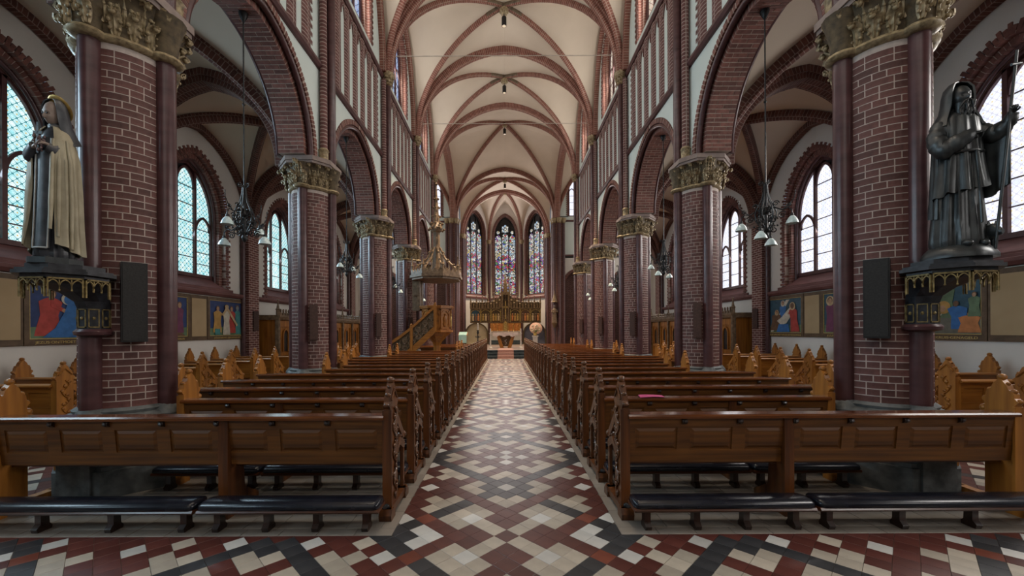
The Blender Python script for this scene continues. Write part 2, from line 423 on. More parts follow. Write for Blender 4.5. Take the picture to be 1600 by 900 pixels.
# ------------------------------------------------------------------ floor
D = .1947; TS = D / 2
PAT = {}
def pset(c, s):
    for w in s.split():
        a, b = w.split(','); PAT[(int(a), int(b))] = c
pset('c', '1,1 2,2 4,2 5,3 4,4 3,5 2,4 0,6 1,7 3,9 3,11 4,10 0,14 1,13 5,7 6,6 7,5 7,7 5,13 6,14 7,15 7,13 3,15 2,16 4,16 5,17 4,18 7,19 6,20 9,13')
pset('w', '3,3 0,10 8,10 9,3 10,10 7,1 6,0 0,20 0,18 2,20 9,17')
pset('k', '0,8 1,9 1,11 2,10 0,12 2,8 2,12 4,6 5,5 6,4 3,13 4,14 5,15 6,16 7,17 8,18 8,2 9,1 8,0 10,0 8,20 9,19 10,2 10,20')
pset('r', '7,3')
def acol(p, q):
    p = abs(p); q = abs(q) % 40
    if q > 20: q = 40 - q
    return PAT.get((p, q), 'm')
YB = 3.15
def fcol(p, q):
    if q >= 0 or abs(p) <= 9: return acol(p, q)
    return acol(10 + q if q > -10 else -10 - q, abs(p) + 2)
def clip(poly, ax, lim, keep_less):
    out = []
    for i in range(len(poly)):
        a, b = poly[i], poly[(i + 1) % len(poly)]
        ia = (a[ax] <= lim) == keep_less or a[ax] == lim; ib = (b[ax] <= lim) == keep_less or b[ax] == lim
        if ia: out.append(a)
        if ia != ib:
            t = (lim - a[ax]) / (b[ax] - a[ax]); out.append((a[0] + t * (b[0] - a[0]), a[1] + t * (b[1] - a[1])))
    return out
def tile_poly(mb, poly, zt=0.0, zb=-.008):
    if len(poly) < 3: return
    n = len(poly); cx = sum(p[0] for p in poly) / n; cy = sum(p[1] for p in poly) / n
    vs = [(p[0], p[1], zb) for p in poly]
    vs += [(p[0], p[1], zt - .0015) for p in poly]
    vs += [(p[0] + (cx - p[0]) * .02, p[1] + (cy - p[1]) * .02, zt) for p in poly]
    fs = [(i, (i + 1) % n, (i + 1) % n + n, i + n) for i in range(n)] + [(i + n, (i + 1) % n + n, (i + 1) % n + 2 * n, i + 2 * n) for i in range(n)]
    fs.append(tuple(range(2 * n, 3 * n)))
    mb.add(vs, fs)
floor = MB(); floor.box(-11.2, 11.2, -4.2, 37, -.25, -.006)
floor = struct(floor.build('floor', 'grout'), 'patterned church floor of maroon, black and cream tiles')
TK = 'mrkcw'
tiles = []
hs = TS - .0018
Y00 = 3.139
for q in range(-40, 200):
    y = Y00 + q * TS
    if y > 22.6 + TS: break
    for p in range(-66, 67):
        if (p + q) % 2: continue
        x = p * TS
        if y > YB + .15 and abs(x) > .9 + TS: continue
        if y < -.6: continue
        poly = [(x - hs, y), (x, y - hs), (x + hs, y), (x, y + hs)]
        full = True
        if y + hs > YB and abs(x) + hs > .9:
            if abs(x) < .9:
                poly = clip(clip(poly, 0, .898, True), 0, -.898, False)
            else:
                poly = clip(poly, 1, YB - .002, True)
            full = False
        if y + hs > 22.6: poly = clip(poly, 1, 22.6, True); full = False
        if len(poly) < 3: continue
        tiles.append((x, y, fcol(p, q), poly, full))
vis = [t for t in tiles if t[1] > 2.5 and abs(t[0]) < 1.28 * t[1] + .1]
vis.sort(key=lambda t: -1 / (t[1] ** 2 * (1 + .02 * abs(t[0]))))
near = set(id(t) for t in vis[:300])
tmesh = {}
for k in TK:
    mb = MB(); tile_poly(mb, [(-hs, 0), (0, -hs), (hs, 0), (0, hs)]); tmesh[k] = mb.mesh('floor_tile', 't' + k)
rest = MB()
for t in tiles:
    if id(t) in near:
        if t[4]: put('floor_tile', tmesh[t[2]], floor, (t[0], t[1], 0))
        else:
            mb = MB(); tile_poly(mb, t[3]); mb.build('floor_tile', 't' + t[2], floor)
    else:
        rest.cm = TK.index(t[2]); tile_poly(rest, t[3])
# patterned passages in both side aisles
for s in (-1, 1):
    for q in range(-8, 200):
        y = Y00 + q * TS
        if y > 22.4: break
        for p in range(-10, 11):
            if (p + q) % 2: continue
            x = p * TS
            poly = [(x - hs, y), (x, y - hs), (x + hs, y), (x, y + hs)]
            poly = clip(clip(poly, 0, .9, True), 0, -.9, False)
            if y - hs < YB: poly = clip(poly, 1, YB + .002, False)
            if len(poly) < 3: continue
            rest.cm = TK.index(acol(p, q)); tile_poly(rest, [(a + s * 5.28, b) for a, b in poly])
stuff(rest.build('floor_tiles', ['t' + k for k in TK], floor))
fl = MB()
def flags(x0, x1, y0, y1, step):
    nx = max(1, round((x1 - x0) / step)); ny = max(1, round((y1 - y0) / step)); g = .002
    for i in range(nx):
        for j in range(ny):
            a, b = x0 + (x1 - x0) * i / nx + g, x0 + (x1 - x0) * (i + 1) / nx - g
            c, d = y0 + (y1 - y0) * j / ny + g, y0 + (y1 - y0) * (j + 1) / ny - g
            tile_poly(fl, [(a, c), (b, c), (b, d), (a, d)])
for s in (-1, 1):
    X = lambda a, b: (min(s * a, s * b), max(s * a, s * b))
    flags(*X(.9, 1.02), YB + .12, 22.6, .3)
    flags(*X(.9, 11), YB, YB + .12, .3)
    flags(*X(1.02, 4.38), YB + .12, 22.6, .28)
    flags(*X(6.18, 8.2), YB + .12, 22.6, .28)
stuff(fl.build('flag_tiles', 'flag', floor))

# ------------------------------------------------------------------ columns
BZ0, BZ1 = .84, 4.5
def arc_brick(a0, a1, seg, r0=.38, r1=.392, h=.060):
    vs = []; n = seg + 1
    for z in (0, h):
        for r in (r0, r1):
            for i in range(n):
                a = a0 + (a1 - a0) * i / seg; vs.append((r * cos(a), r * sin(a), z))
    fs = []
    for i in range(seg):
        fs.append((n + i, n + i + 1, 3 * n + i + 1, 3 * n + i))
        fs.append((i, i + 1, n + i + 1, n + i)); fs.append((2 * n + i, 3 * n + i, 3 * n + i + 1, 2 * n + i + 1))
    fs.append((0, n, 3 * n, 2 * n)); fs.append((n - 1, 3 * n - 1, 4 * n - 1, 2 * n - 1))
    return vs, fs
R_ = math.radians
SEC = 66; gapa = R_(1.6)
NC = int((BZ1 - BZ0) / .0705)
brick_mesh = {}
for nm, w, sg in (('stretcher', SEC / 2, 4), ('header', SEC / 4, 2), ('closer', SEC / 8, 1)):
    mb = MB(); mb.add(*arc_brick(gapa / 2, R_(w) - gapa / 2, sg)); brick_mesh[nm] = (mb.mesh('brick', 'brickpiece'), w, sg)
def course(i):
    k = i % 4
    if k == 0: return ['stretcher', 'stretcher']
    if k == 1: return ['header'] * 4
    if k == 2: return ['header', 'stretcher', 'header']
    return ['closer', 'header', 'header', 'header', 'closer']
BRK = []            # (sector, z, angle offset, kind)
for i in range(NC):
    for sct in range(4):
        a = sct * 90 + (90 - SEC) / 2
        for kd in course(i):
            BRK.append((sct, BZ0 + i * .0705, a, kd)); a += brick_mesh[kd][1]
def bricks_joined(sel):
    mb = MB()
    for (sct, z, a, kd) in sel:
        vs, fs = arc_brick(R_(a) + gapa / 2, R_(a + brick_mesh[kd][1]) - gapa / 2, brick_mesh[kd][2])
        mb.add([(x, y, zz + z) for x, y, zz in vs], fs)
    return mb.mesh('bricks', 'brickpiece')
allbricks = bricks_joined(BRK)
mb = MB(); mb.lathe([(.3885, BZ0 - .05), (.3885, 4.52)], 40); core_me = mb.mesh('mortar_core', 'mortar', 40)
def oct_(r, n=8, off=pi / 8): return [(r * cos(off + 2 * pi * i / n), r * sin(off + 2 * pi * i / n)) for i in range(n)]
mb = MB()
mb.prism(oct_(.60), 0, .26); mb.prism(oct_(.57), .26, .30)
for k in range(4):
    a = k * pi / 2; mb.cbox((.42 * cos(a), .42 * sin(a), .29), (.32, .32, .58))
mb.prism(oct_(.51), .30, .70)
mb.lathe([(.47, .70), (.5, .72), (.48, .76), (.43, .78), (.44, .81), (.40, .84)], 24)
for k in range(4):
    a = k * pi / 2
    mb.lathe([(.17, .58), (.18, .62), (.15, .68), (.16, .74), (.14, .78), (.095, .84)], 12, (.40 * cos(a), .40 * sin(a), 0))
base_me = mb.mesh('base', 'stone', 30)
mb = MB(); mb.lathe([(.092, .8), (.092, 4.52)], 14); shaft_me = mb.mesh('shaft', 'shaft', 40)
mb = MB(); mb.lathe([(.092, .8), (.092, 9.4)], 14); wshaft_me = mb.mesh('wall_shaft', 'shaft', 40)
mb = MB(); mb.lathe([(.075, 5.36), (.075, 9.42)], 10); bshaft_me = mb.mesh('brick_shaft', 'band', 40)
mb = MB(); mb.lathe([(.11, 5.1), (.115, 5.14), (.09, 5.18), (.095, 5.32), (.11, 5.34), (.08, 5.38)], 10); bbase_me = mb.mesh('shaft_base', 'gilt', 40)
# capital: bell, necking, abacus
mb = MB(); mb.lathe([(.395, 4.56), (.40, 4.68), (.43, 4.84), (.50, 4.98)], 28)
for k in (1, 2, 3):
    a = k * pi / 2; mb.lathe([(.11, 4.56), (.12, 4.7), (.15, 4.85), (.19, 4.98)], 12, (.41 * cos(a), .41 * sin(a), 0))
bell_me = mb.mesh('bell', 'bell', 50)
mb = MB()
mb.lathe([(.40, 4.49), (.435, 4.5), (.45, 4.53), (.435, 4.56), (.40, 4.57)], 28)
for k in (1, 2, 3):
    a = k * pi / 2; mb.lathe([(.11, 4.49), (.15, 4.5), (.165, 4.53), (.15, 4.56), (.11, 4.57)], 14, (.41 * cos(a), .41 * sin(a), 0))
neck_me = mb.mesh('necking', 'gilt', 50)
mb = MB(); hb = [(x * .92, y * .92) for x, y in [(-.56, -.3), (-.3, -.6), (.3, -.6), (.56, -.3), (.66, -.2), (.66, .2), (.56, .3), (.3, .6), (-.3, .6), (-.56, .3)]]
mb.prism([(x * .96, y * .96) for x, y in hb], 4.97, 5.02); mb.prism(hb, 5.02, 5.11); abacus_me = mb.mesh('abacus', 'abacus')
def leaf(mb, T=None, h=.28, out=.13, w=.062):
    cl = [(0, 0, .5), (.004, .25 * h, .85), (.012, .55 * h, 1), (.035, .8 * h, 1.1), (.075, .97 * h, .95), (out, h, .7), (out + .015, .88 * h, .4), (out, .8 * h, .2)]
    rings = []
    for x, z, ws in cl:
        ww = w * ws
        rings.append([(x - .008, -ww, z), (x + .012, -ww * .8, z + .004), (x + .004, -ww * .35, z), (x + .026, 0, z + .006), (x + .004, ww * .35, z), (x + .012, ww * .8, z + .004), (x - .008, ww, z), (x - .012, 0, z)])
    mb.loft(rings, T=T)
    mb.ball((out - .005, 0, .86 * h), .03, 7, 4, T=T)
    for sg in (-1, 1):
        mb.ball((.03, sg * w * .85, .62 * h), .021, 6, 4, T=T); mb.ball((.02, sg * w * .7, .28 * h), .018, 6, 4, T=T)
mb = MB(); leaf(mb); leafA = mb.mesh('leaf', 'gilt', 60)
mb = MB(); leaf(mb, h=.22, out=.1, w=.055); leafB = mb.mesh('leaf', 'gilt', 60)
LEAVES = []
for k in range(18):
    a = 2 * pi * (k + .5) / 18
    if abs(a - pi) < .17: continue
    rr = .405 + (.12 if min(abs(a - j * pi / 2) for j in (0, 1, 3, 4)) < .24 else 0)
    LEAVES.append(('A', a, rr, 4.68)); 
for k in range(18):
    a = 2 * pi * k / 18
    if abs(a - pi) < .17: continue
    rr = .40 + (.13 if min(abs(a - j * pi / 2) for j in (0, 1, 3, 4)) < .26 else 0)
    LEAVES.append(('B', a, rr, 4.57))
for k in range(18):
    a = 2 * pi * (k + .25) / 18
    if abs(a - pi) < .2: continue
    rr = .415 + (.12 if min(abs(a - j * pi / 2) for j in (0, 1, 3, 4)) < .26 else 0)
    LEAVES.append(('B', a, rr, 4.79))
mb = MB()
for kd, a, rr, z in LEAVES:
    T = Matrix.Translation((rr * cos(a), rr * sin(a), z)) @ Matrix.Rotation(a, 4, 'Z')
    leaf(mb, T) if kd == 'A' else leaf(mb, T, .22, .1, .055)
leaves_me = mb.mesh('foliage', 'gilt', 60)
mb = MB()
mb.lathe([(.10, 9.32), (.13, 9.35), (.115, 9.38), (.125, 9.45), (.17, 9.58), (.21, 9.62), (.22, 9.7)], 12)
for k in range(8):
    a = 2 * pi * k / 8
    mb.ball((.165 * cos(a), .165 * sin(a), 9.55), .045, 6, 4); mb.ball((.135 * cos(a + .39), .135 * sin(a + .39), 9.45), .04, 6, 4)
wcap_me = mb.mesh('wall_capital', 'gilt', 50)
NEARB = {-1: [], 1: []}
COLUMNS = {}
for s in (-1, 1):
    for i, y in enumerate(COLY):
        rz = 0 if s > 0 else pi            # local -x points to the nave
        c = empty('brick_column', (s * CX, y, 0), rz); COLUMNS[(s, i)] = c
        if i == 0: lab = f'round brick column behind the viewer on the {SIDE[s]} of the nave'
        elif i == 1: lab = f'massive round brick column in the {SIDE[s]} foreground carrying a statue on a bracket'
        else: lab = f'round brick column with gilded leaf capital, {ORD[i - 1]} from the viewer in the {SIDE[s]} arcade'
        tag(c, lab, 'column', 'brick columns of the nave arcade')
        put('base', base_me, c)
        put('mortar_core', core_me, c)
        for k in (0, 1, 3):
            put('shaft', shaft_me, c, (.40 * cos(k * pi / 2), .40 * sin(k * pi / 2), 0))
        put('wall_shaft', wshaft_me, c, (-.415, 0, 0))
        put('wall_capital', wcap_me, c, (-.415, 0, 0))
        for sy in (-1, 1):
            if i == 5 and sy * s * -1 > 0 and False: continue
            put('brick_shaft', bshaft_me, c, (-.34, sy * .19, 0)); put('shaft_base', bbase_me, c, (-.34, sy * .19, 0))
        put('necking', neck_me, c)
        cap = put('capital', bell_me, c)
        put('abacus', abacus_me, cap)
        if i in (1, 2):
            for kd, a, rr, z in LEAVES:
                put('leaf', leafA if kd == 'A' else leafB, cap, (rr * cos(a), rr * sin(a), z), a)
        else: put('foliage', leaves_me, cap)
        if i == 1:
            # world angle towards the camera; sort bricks by how squarely they face it
            va = math.atan2(-y, -s * CX) - rz
            def facing(bk):
                am = R_(bk[2] + brick_mesh[bk[3]][1] / 2); return cos(am - va) - abs(bk[1] - 2.6) * .01
            order = sorted(BRK, key=facing, reverse=True)
            for bk in order[:300]:
                put('brick', brick_mesh[bk[3]][0], c, (0, 0, bk[1]), R_(bk[2]))
            stuff(put('bricks', bricks_joined(order[300:]), c))
        else: stuff(put('bricks', allbricks, c))

# ------------------------------------------------------------------ nave walls (local frame: x along the wall, -y into the nave)
def plane_arch(mb, pts, x0, x1, zb, zt, y=0):
    """wall plane with an arched opening"""
    a0, a1 = pts[0], pts[-1]
    mb.add([(x0, y, zb), (a0[0], y, zb), (a0[0], y, zt), (x0, y, zt)], [(0, 1, 2, 3)])
    mb.add([(a1[0], y, zb), (x1, y, zb), (x1, y, zt), (a1[0], y, zt)], [(0, 1, 2, 3)])
    for p, q in zip(pts, pts[1:]):
        if abs(p[0] - q[0]) < 1e-6: continue
        mb.add([(p[0], y, p[1]), (q[0], y, q[1]), (q[0], y, zt), (p[0], y, zt)], [(0, 1, 2, 3)])
def p3(pts, y=0): return [(x, y, z) for x, z in pts]
# arcade arch meshes
ASP, AH, AR, AK = 5.11, 1.46, 1.62, .12
apath = p3(arcpts(AH, ASP, AR, AK, 14))
mb = MB()
ring_bricks(mb, apath, (0, 1, 0), (0, 0, ASP), [[(.1, .36), (.36, .62)], [(.1, .23), (.23, .49), (.49, .62)]], 0, .2)
arch_in = mb.mesh('soffit_bricks', 'vouss')
mb = MB()
ring_bricks(mb, apath, (0, 1, 0), (0, 0, ASP), [[(-.03, .12)]], .19, .31, step=.07)
ring_bricks(mb, apath, (0, 1, 0), (0, 0, ASP), [[(.6, .75)]], .19, .31, step=.07)
arch_rim = mb.mesh('rim_bricks', 'vouss')
mb = MB(); mb.sweep(apath, [(.112, .004), (.608, .004), (.608, .194), (.738, .194), (.738, .3), (-.018, .3), (-.018, .194), (.112, .194)], (0, 1, 0), (0, 0, ASP))
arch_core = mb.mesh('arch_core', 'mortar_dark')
mb = MB()
for yy in (.04, .68):
    mb.sweep(apath, [(yy + .055 * cos(2 * pi * k / 8), .14 + .055 * sin(2 * pi * k / 8)) for k in range(8)], (0, 1, 0), (0, 0, ASP))
arch_roll = mb.mesh('roll_moulding', 'shaft', 50)
opts = arcpts(AH + .31, ASP, AR + .31, AK, 14)
mb = MB(); plane_arch(mb, opts, -B2, B2, ASP, 7.0); plane_arch(mb, opts, -B2, B2, ASP, 7.4, .72); spand_me = mb.mesh('spandrel', 'plaster')
# upper wall
CW, CSILL, CSPR, CRIS, CK = .98, 9.9, 11.55, 1.45, .1
cpts = [(-CW, CSILL)] + arcpts(CW, CSPR, CRIS, CK, 10) + [(CW, CSILL)]
mb = MB()
mb.box(-B2, -1.52, 0, .3, 7.0, 9.6); mb.box(1.52, B2, 0, .3, 7.0, 9.6)
mb.box(-1.52, 1.52, 0, .3, 7.0, 9.6)
mb.box(-B2, B2, 0, .3, 9.55, CSILL)
plane_arch(mb, cpts, -B2, B2, CSILL, 13.7)
upper_me = mb.mesh('upper_wall', 'plaster')
mb = MB()
ring_bricks(mb, p3(cpts), (0, 1, 0), (0, 0, 11), [[(-.02, .1)]], -.0, .13, alt=.07, step=.078)
clr_me = mb.mesh('window_surround', 'vouss')
mb = MB()
mb.sweep(p3(cpts), [(.02, .1), (.02, -.03), (.1, -.03), (.14, -.1), (.34, -.1), (.34, .1)], (0, 1, 0), (0, 0, 11)); clj_me = mb.mesh('window_jamb', 'rib')
mb = MB()
for z in (7.07, 9.55): mb.prism([(.05, z - .07), (-.05, z - .05), (-.09, z), (-.09, z + .05), (-.02, z + .08), (.05, z + .08)], -B2, B2, 'x')
string_me = mb.mesh('string_course', 'string')
def colonnette(w, teeth=0):
    mb = MB(); h0, h1 = 7.16, 9.46
    mb.prism([(-w / 2, .05), (-w / 2, -.008), (-w * .3, -.035), (0, -.045), (w * .3, -.035), (w / 2, -.008), (w / 2, .05)], h0, h1)
    if teeth:
        for i in range(14): mb.box(*sorted((teeth * w / 2, teeth * (w / 2 + .07))), -.012, .05, h0 + i * .164, h0 + i * .164 + .08)
    return mb.mesh('colonnette', 'band', 35)
NCOL = 6; pitch = 2.7 / (NCOL - 1)
col_in, col_l, col_r = colonnette(.33), colonnette(.36, -1), colonnette(.36, 1)
mb = MB(); g = pitch - .33
pl = arcpts(g / 2, 9.1, .26, .3, 6)
for p, q in zip(pl, pl[1:]): mb.add([(p[0], -.02, p[1]), (q[0], -.02, q[1]), (q[0], -.02, 9.48), (p[0], -.02, 9.48)], [(0, 1, 2, 3)])
mb.sweep(p3(pl), [(-.04, 0), (-.04, .05), (.03, .05), (.03, 0)], (0, 1, 0), (0, 0, 9.0)); lancet_me = mb.mesh('lancet_head', 'band')
BAYROOT = {}
for s in (-1, 1):
    w = struct(empty(f'wall_{SIDE[s]}'), f'{SIDE[s]} nave wall with brick arcade, blind lancets and clerestory')
    for b in BAYS:
        r = empty('nave_bay', (s * WX, bayc(b), 0), -s * pi / 2, w)
        stuff(put('soffit_bricks', arch_in, r)); stuff(put('rim_bricks', arch_rim, r)); put('arch_core', arch_core, r); put('roll_moulding', arch_roll, r)
        put('spandrel', spand_me, r); put('upper_wall', upper_me, r); stuff(put('window_surround', clr_me, r)); put('window_jamb', clj_me, r)
        put('string_course', string_me, r)
        for k in range(NCOL):
            put('colonnette', col_l if k == 0 else (col_r if k == NCOL - 1 else col_in), r, (-1.35 + k * pitch, 0, 0))
            if k: put('lancet_head', lancet_me, r, (-1.35 + (k - .5) * pitch, 0, 0))

# ------------------------------------------------------------------ windows
WN = [0]
def window(loc, rz, half, sill, spr, rise, k, rows, mats, label, lights=3, depth=.3, tracery=False, fm='string', rosemat=None):
    WN[0] += 1
    r = empty(f'window_{WN[0]}', loc, rz); struct(r, label)
    mw = .075 if half > .7 else .05
    def top(x, h, sp, rs, xc=0):
        t = abs(x - xc) / h
        return sp + rs * gprof(min(1, t), k) if t <= 1 else sp
    lw = (2 * half - (lights - 1) * mw) / lights
    fr = MB()
    outl = p3([(-half, sill)] + arcpts(half, spr, rise, k, 10) + [(half, sill)], depth)
    fr.sweep(outl, [(-.06, -.03), (.05, -.03), (.05, .06), (-.06, .06)], (0, 1, 0), (0, depth, spr))
    fr.box(-half - .05, half + .05, depth - .08, depth + .06, sill - .06, sill + .03)
    panes = []
    for i in range(lights):
        x0 = -half + i * (lw + mw); x1 = x0 + lw; xc = (x0 + x1) / 2
        mid = lights % 2 == 1 and i == lights // 2
        if tracery:
            ltop = spr - .05 if mid else spr - .22
            lr = lw * .75
        else:
            ltop = spr + (rise * .55 if mid else -.35 * rise); lr = lw * .85
        lim = lambda x, xc=xc, ltop=ltop, lr=lr: min(top(x, half, spr, rise) - .02, top(x, lw / 2, ltop, lr, xc))
        zt = ltop + lr; n = rows if (mid or tracery) else max(2, rows - 1)
        rowh = (zt - sill) / n
        for j in range(n):
            z0 = sill + rowh * j + .012; z1 = sill + rowh * (j + 1) - .012
            panes.append((x0 + .008, x1 - .008, z0, z1, lim))
            if j: fr.box(x0, x1, depth - .02, depth + .02, z0 - .022, z0 - .002)
        if i: fr.box(x0 - mw, x0, depth - .06, depth + .06, sill, top(x0 - mw / 2, half, spr, rise))
        # arched head of the light
        fr.sweep(p3([(xc + x, z) for x, z in arcpts(lw / 2, ltop, lr, k, 7)], depth), [(-.045, -.012), (.045, -.012), (.045, .05), (-.045, .05)], (0, 1, 0), (xc, depth, ltop - .1))
        if not tracery and not mid:       # glass between the light's head and the great arch
            for zz in (0, ):
                panes.append(('up', x0 + .008, x1 - .008, (lambda x, xc=xc, ltop=ltop, lr=lr: top(x, lw / 2, ltop, lr, xc) + .06), lambda x: top(x, half, spr, rise) - .02))
    fr.build('frame', fm, r, 30)
    for pn in panes:
        mb = MB()
        if pn[0] == 'up':
            _, x0, x1, lo, hi = pn
            xs = [x0 + (x1 - x0) * t / 7 for t in range(8)]
            xs = [x for x in xs if hi(x) > lo(x) + .01]
            if len(xs) < 2: continue
            poly = [(x, lo(x)) for x in xs] + [(x, hi(x)) for x in xs[::-1]]
        else:
            x0, x1, z0, z1, lim = pn
            xs = [x0 + (x1 - x0) * t / 8 for t in range(9)]
            xs = [x for x in xs if lim(x) > z0 + .004]
            if len(xs) < 2: continue
            poly = [(xs[0], z0), (xs[-1], z0)] + [(x, min(z1, lim(x))) for x in xs[::-1]]
        mb.prism(poly, depth - .006, depth + .006, 'y')
        mm = mats[hash((round(pn[1] if pn[0] == 'up' else pn[0], 2))) % len(mats)]
        mb.build('pane', mm, r)
    if tracery:
        zc = spr + rise * .42; rr = half * .48
        for q in range(6):
            a = 2 * pi * q / 6 + pi / 6; c = (rr * .58 * cos(a), zc + rr * .58 * sin(a))
            mb = MB(); mb.prism([(c[0] + rr * .3 * cos(2 * pi * t / 10), c[1] + rr * .3 * sin(2 * pi * t / 10)) for t in range(10)], depth - .006, depth + .006, 'y')
            mb.build('pane', rosemat, r)
        mb = MB(); mb.prism([(rr * .22 * cos(2 * pi * t / 8), zc + rr * .22 * sin(2 * pi * t / 8)) for t in range(8)], depth - .006, depth + .006, 'y'); mb.build('pane', rosemat, r)
        mb = MB()
        for ct, r0 in (((0, zc), rr),):
            mb.tube([(ct[0] + r0 * cos(2 * pi * t / 16), depth, ct[1] + r0 * sin(2 * pi * t / 16)) for t in range(17)], .04, 6)
        for sg in (-1, 1):
            mb.tube([(sg * half * .68 + .17 * cos(2 * pi * t / 10), depth, spr + .25 * rise + .17 * sin(2 * pi * t / 10)) for t in range(11)], .03, 5)
            m2 = MB(); m2.prism([(sg * half * .68 + .15 * cos(2 * pi * t / 10), spr + .25 * rise + .15 * sin(2 * pi * t / 10)) for t in range(10)], depth - .006, depth + .006, 'y'); m2.build('pane', rosemat, r)
        mb.build('tracery', 'black', r)
    # opaque back of the opening so that no glass gap shows the sky
    mb = MB(); oc = [(-half - .02, sill - .02)] + arcpts(half + .02, spr, rise + .02, k, 10) + [(half + .02, sill - .02)]
    mb.prism(oc, depth + .03, depth + .05, 'y'); mb.build('leading', 'black', r)
    return r
for s in (-1, 1):
    for b in BAYS[1:]:
        window((s * WX, bayc(b), 0), -s * pi / 2, .84, CSILL + .05, CSPR, CRIS - .16, CK, 4, ['glass_blue' if s < 0 else 'glass_warm'],
               f'clerestory window high in the {SIDE[s]} nave wall, {ORD[max(0,b)]} bay from the viewer', depth=.28)

# ------------------------------------------------------------------ aisles
WH, WSILL, WSPR, WRIS, WK = .90, 3.15, 4.75, 1.34, .25
OH = 1.2; SW = OH - .02
opn = [(-OH, 2.78)] + arcpts(OH, WSPR, WRIS + .36, WK, 12) + [(OH, 2.78)]
mb = MB(); plane_arch(mb, [(-OH, 2.7)] + opn[1:-1] + [(OH, 2.7)], -B2, B2, 2.7, 7.3)
mb.box(-B2, B2, 0, .1, 0, 2.72); aw_me = mb.mesh('aisle_wall', 'plaster_aisle')
mb = MB(); ring_bricks(mb, p3(opn), (0, 1, 0), (0, 0, 4.4), [[(-.03, .1)]], -.14, .0, alt=.06); ar1 = mb.mesh('outer_ring_bricks', 'vouss')
ipn = [(-OH + .14, 2.85)] + arcpts(OH - .14, WSPR, WRIS + .22, WK, 12) + [(OH - .14, 2.85)]
mb = MB(); ring_bricks(mb, p3(ipn), (0, 1, 0), (0, 0, 4.4), [[(.08, .2)]], -.12, .0); ar2 = mb.mesh('inner_ring_bricks', 'vouss')
mb = MB()
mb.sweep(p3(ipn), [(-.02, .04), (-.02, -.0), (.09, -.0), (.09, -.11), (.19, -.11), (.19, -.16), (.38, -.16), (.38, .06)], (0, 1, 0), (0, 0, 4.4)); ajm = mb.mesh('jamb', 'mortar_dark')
mb = MB(); mb.sweep(p3(ipn), [(.22 + .05 * cos(2 * pi * q / 8), -.13 + .045 * sin(2 * pi * q / 8)) for q in range(8)], (0, 1, 0), (0, 0, 4.4)); arl = mb.mesh('jamb_roll', 'shaft', 50)
mb = MB(); mb.prism([(.38, WSILL + .02), (.38, 2.6), (-.06, 2.6), (-.06, 2.78), (0, 2.84)], -SW, SW, 'x'); mb.box(-1.34, 1.34, -.05, .02, 2.7, 2.82)
mb.prism([(.05, 2.58), (-.07, 2.6), (-.12, 2.66), (-.12, 2.72), (.05, 2.76)], -B2, B2, 'x'); asill = mb.mesh('sloped_sill', 'sill')
mb = MB(); mb.box(-.26, .26, -.2, .05, 0, 5.0); pil_me = mb.mesh('pilaster', 'brick')
mb = MB()
for sg in (-1, 1): mb.lathe([(.07, .2), (.07, 4.95)], 10, (sg * .33, -.07, 0))
pils_me = mb.mesh('pilaster_shaft', 'shaft', 40)
mb = MB(); mb.box(-.42, .42, -.26, .02, 4.95, 5.06); mb.box(-.36, .36, -.22, .02, 4.86, 4.95); pilc_me = mb.mesh('pilaster_cap', 'abacus')
AVX0, AVX1 = 4.45, AX; AVC = (AVX0 + AVX1) / 2; AVA = (AVX1 - AVX0) / 2; AVS, AVR, AVK = 5.06, 2.0, .18
def web(a, b, zs, rise, k, dome=.12, n=14, m=6):
    """rib vault webs over a 2a x 2b bay"""
    mb = MB()
    for sx in (-1, 1):
        for sy in (-1, 1):
            for kind in (0, 1):
                rings = []
                for i in range(n + 1):
                    t = sin(pi / 2 * i / n); row = []
                    for j in range(m + 1):
                        q = j / m; w = t + (1 - t) * q
                        z = zs + rise * gprof(t, k) + dome * (1 - t) * (1 - q)
                        row.append((sx * a * t, sy * b * w, z) if kind == 0 else (sx * a * w, sy * b * t, z))
                    rings.append(row)
                mb.loft(rings, cap=False, closed=False)
    return mb
def diag_path(a, b, zs, rise, k, dome, sx, n=18):
    tm = math.acos(k / (1 + k)); h = []
    for i in range(n + 1):
        t = (1 + k) * cos(tm * i / n) - k
        h.append((a * t * sx, b * t, zs + rise * gprof(t, k) + dome * (1 - t)))
    return [(-x, -y, z) for x, y, z in h] + h[-2::-1]
awm = web(AVA, B2, AVS, AVR, AVK).mesh('vault_web', 'vault', 60)
def diag_rib(a, b, zs, rise, k, dome, w, d, mat):
    mb = MB()
    for sx in (-1, 1):
        P = diag_path(a, b, zs, rise, k, dome, sx); Bv = Vector((b, -a * sx, 0)).normalized()
        mb.sweep(P, [(-w / 2, .02), (-w / 2, -d * .45), (-w * .28, -d * .9), (0, -d), (w * .28, -d * .9), (w / 2, -d * .45), (w / 2, .02)], Bv, (0, 0, zs - .5))
    return mb.mesh('diagonal_rib', mat)
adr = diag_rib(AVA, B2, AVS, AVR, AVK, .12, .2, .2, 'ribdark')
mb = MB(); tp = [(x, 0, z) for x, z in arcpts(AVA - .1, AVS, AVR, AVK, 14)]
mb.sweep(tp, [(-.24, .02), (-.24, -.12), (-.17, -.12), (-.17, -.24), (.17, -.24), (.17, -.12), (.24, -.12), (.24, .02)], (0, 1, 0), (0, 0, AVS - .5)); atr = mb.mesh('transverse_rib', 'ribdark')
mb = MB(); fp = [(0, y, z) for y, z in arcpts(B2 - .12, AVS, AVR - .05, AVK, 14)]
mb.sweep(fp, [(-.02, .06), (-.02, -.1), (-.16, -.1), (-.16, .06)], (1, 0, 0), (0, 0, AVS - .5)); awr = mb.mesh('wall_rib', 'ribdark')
ceiling = struct(empty('ceiling'), 'rib-vaulted plaster ceiling with brick ribs')
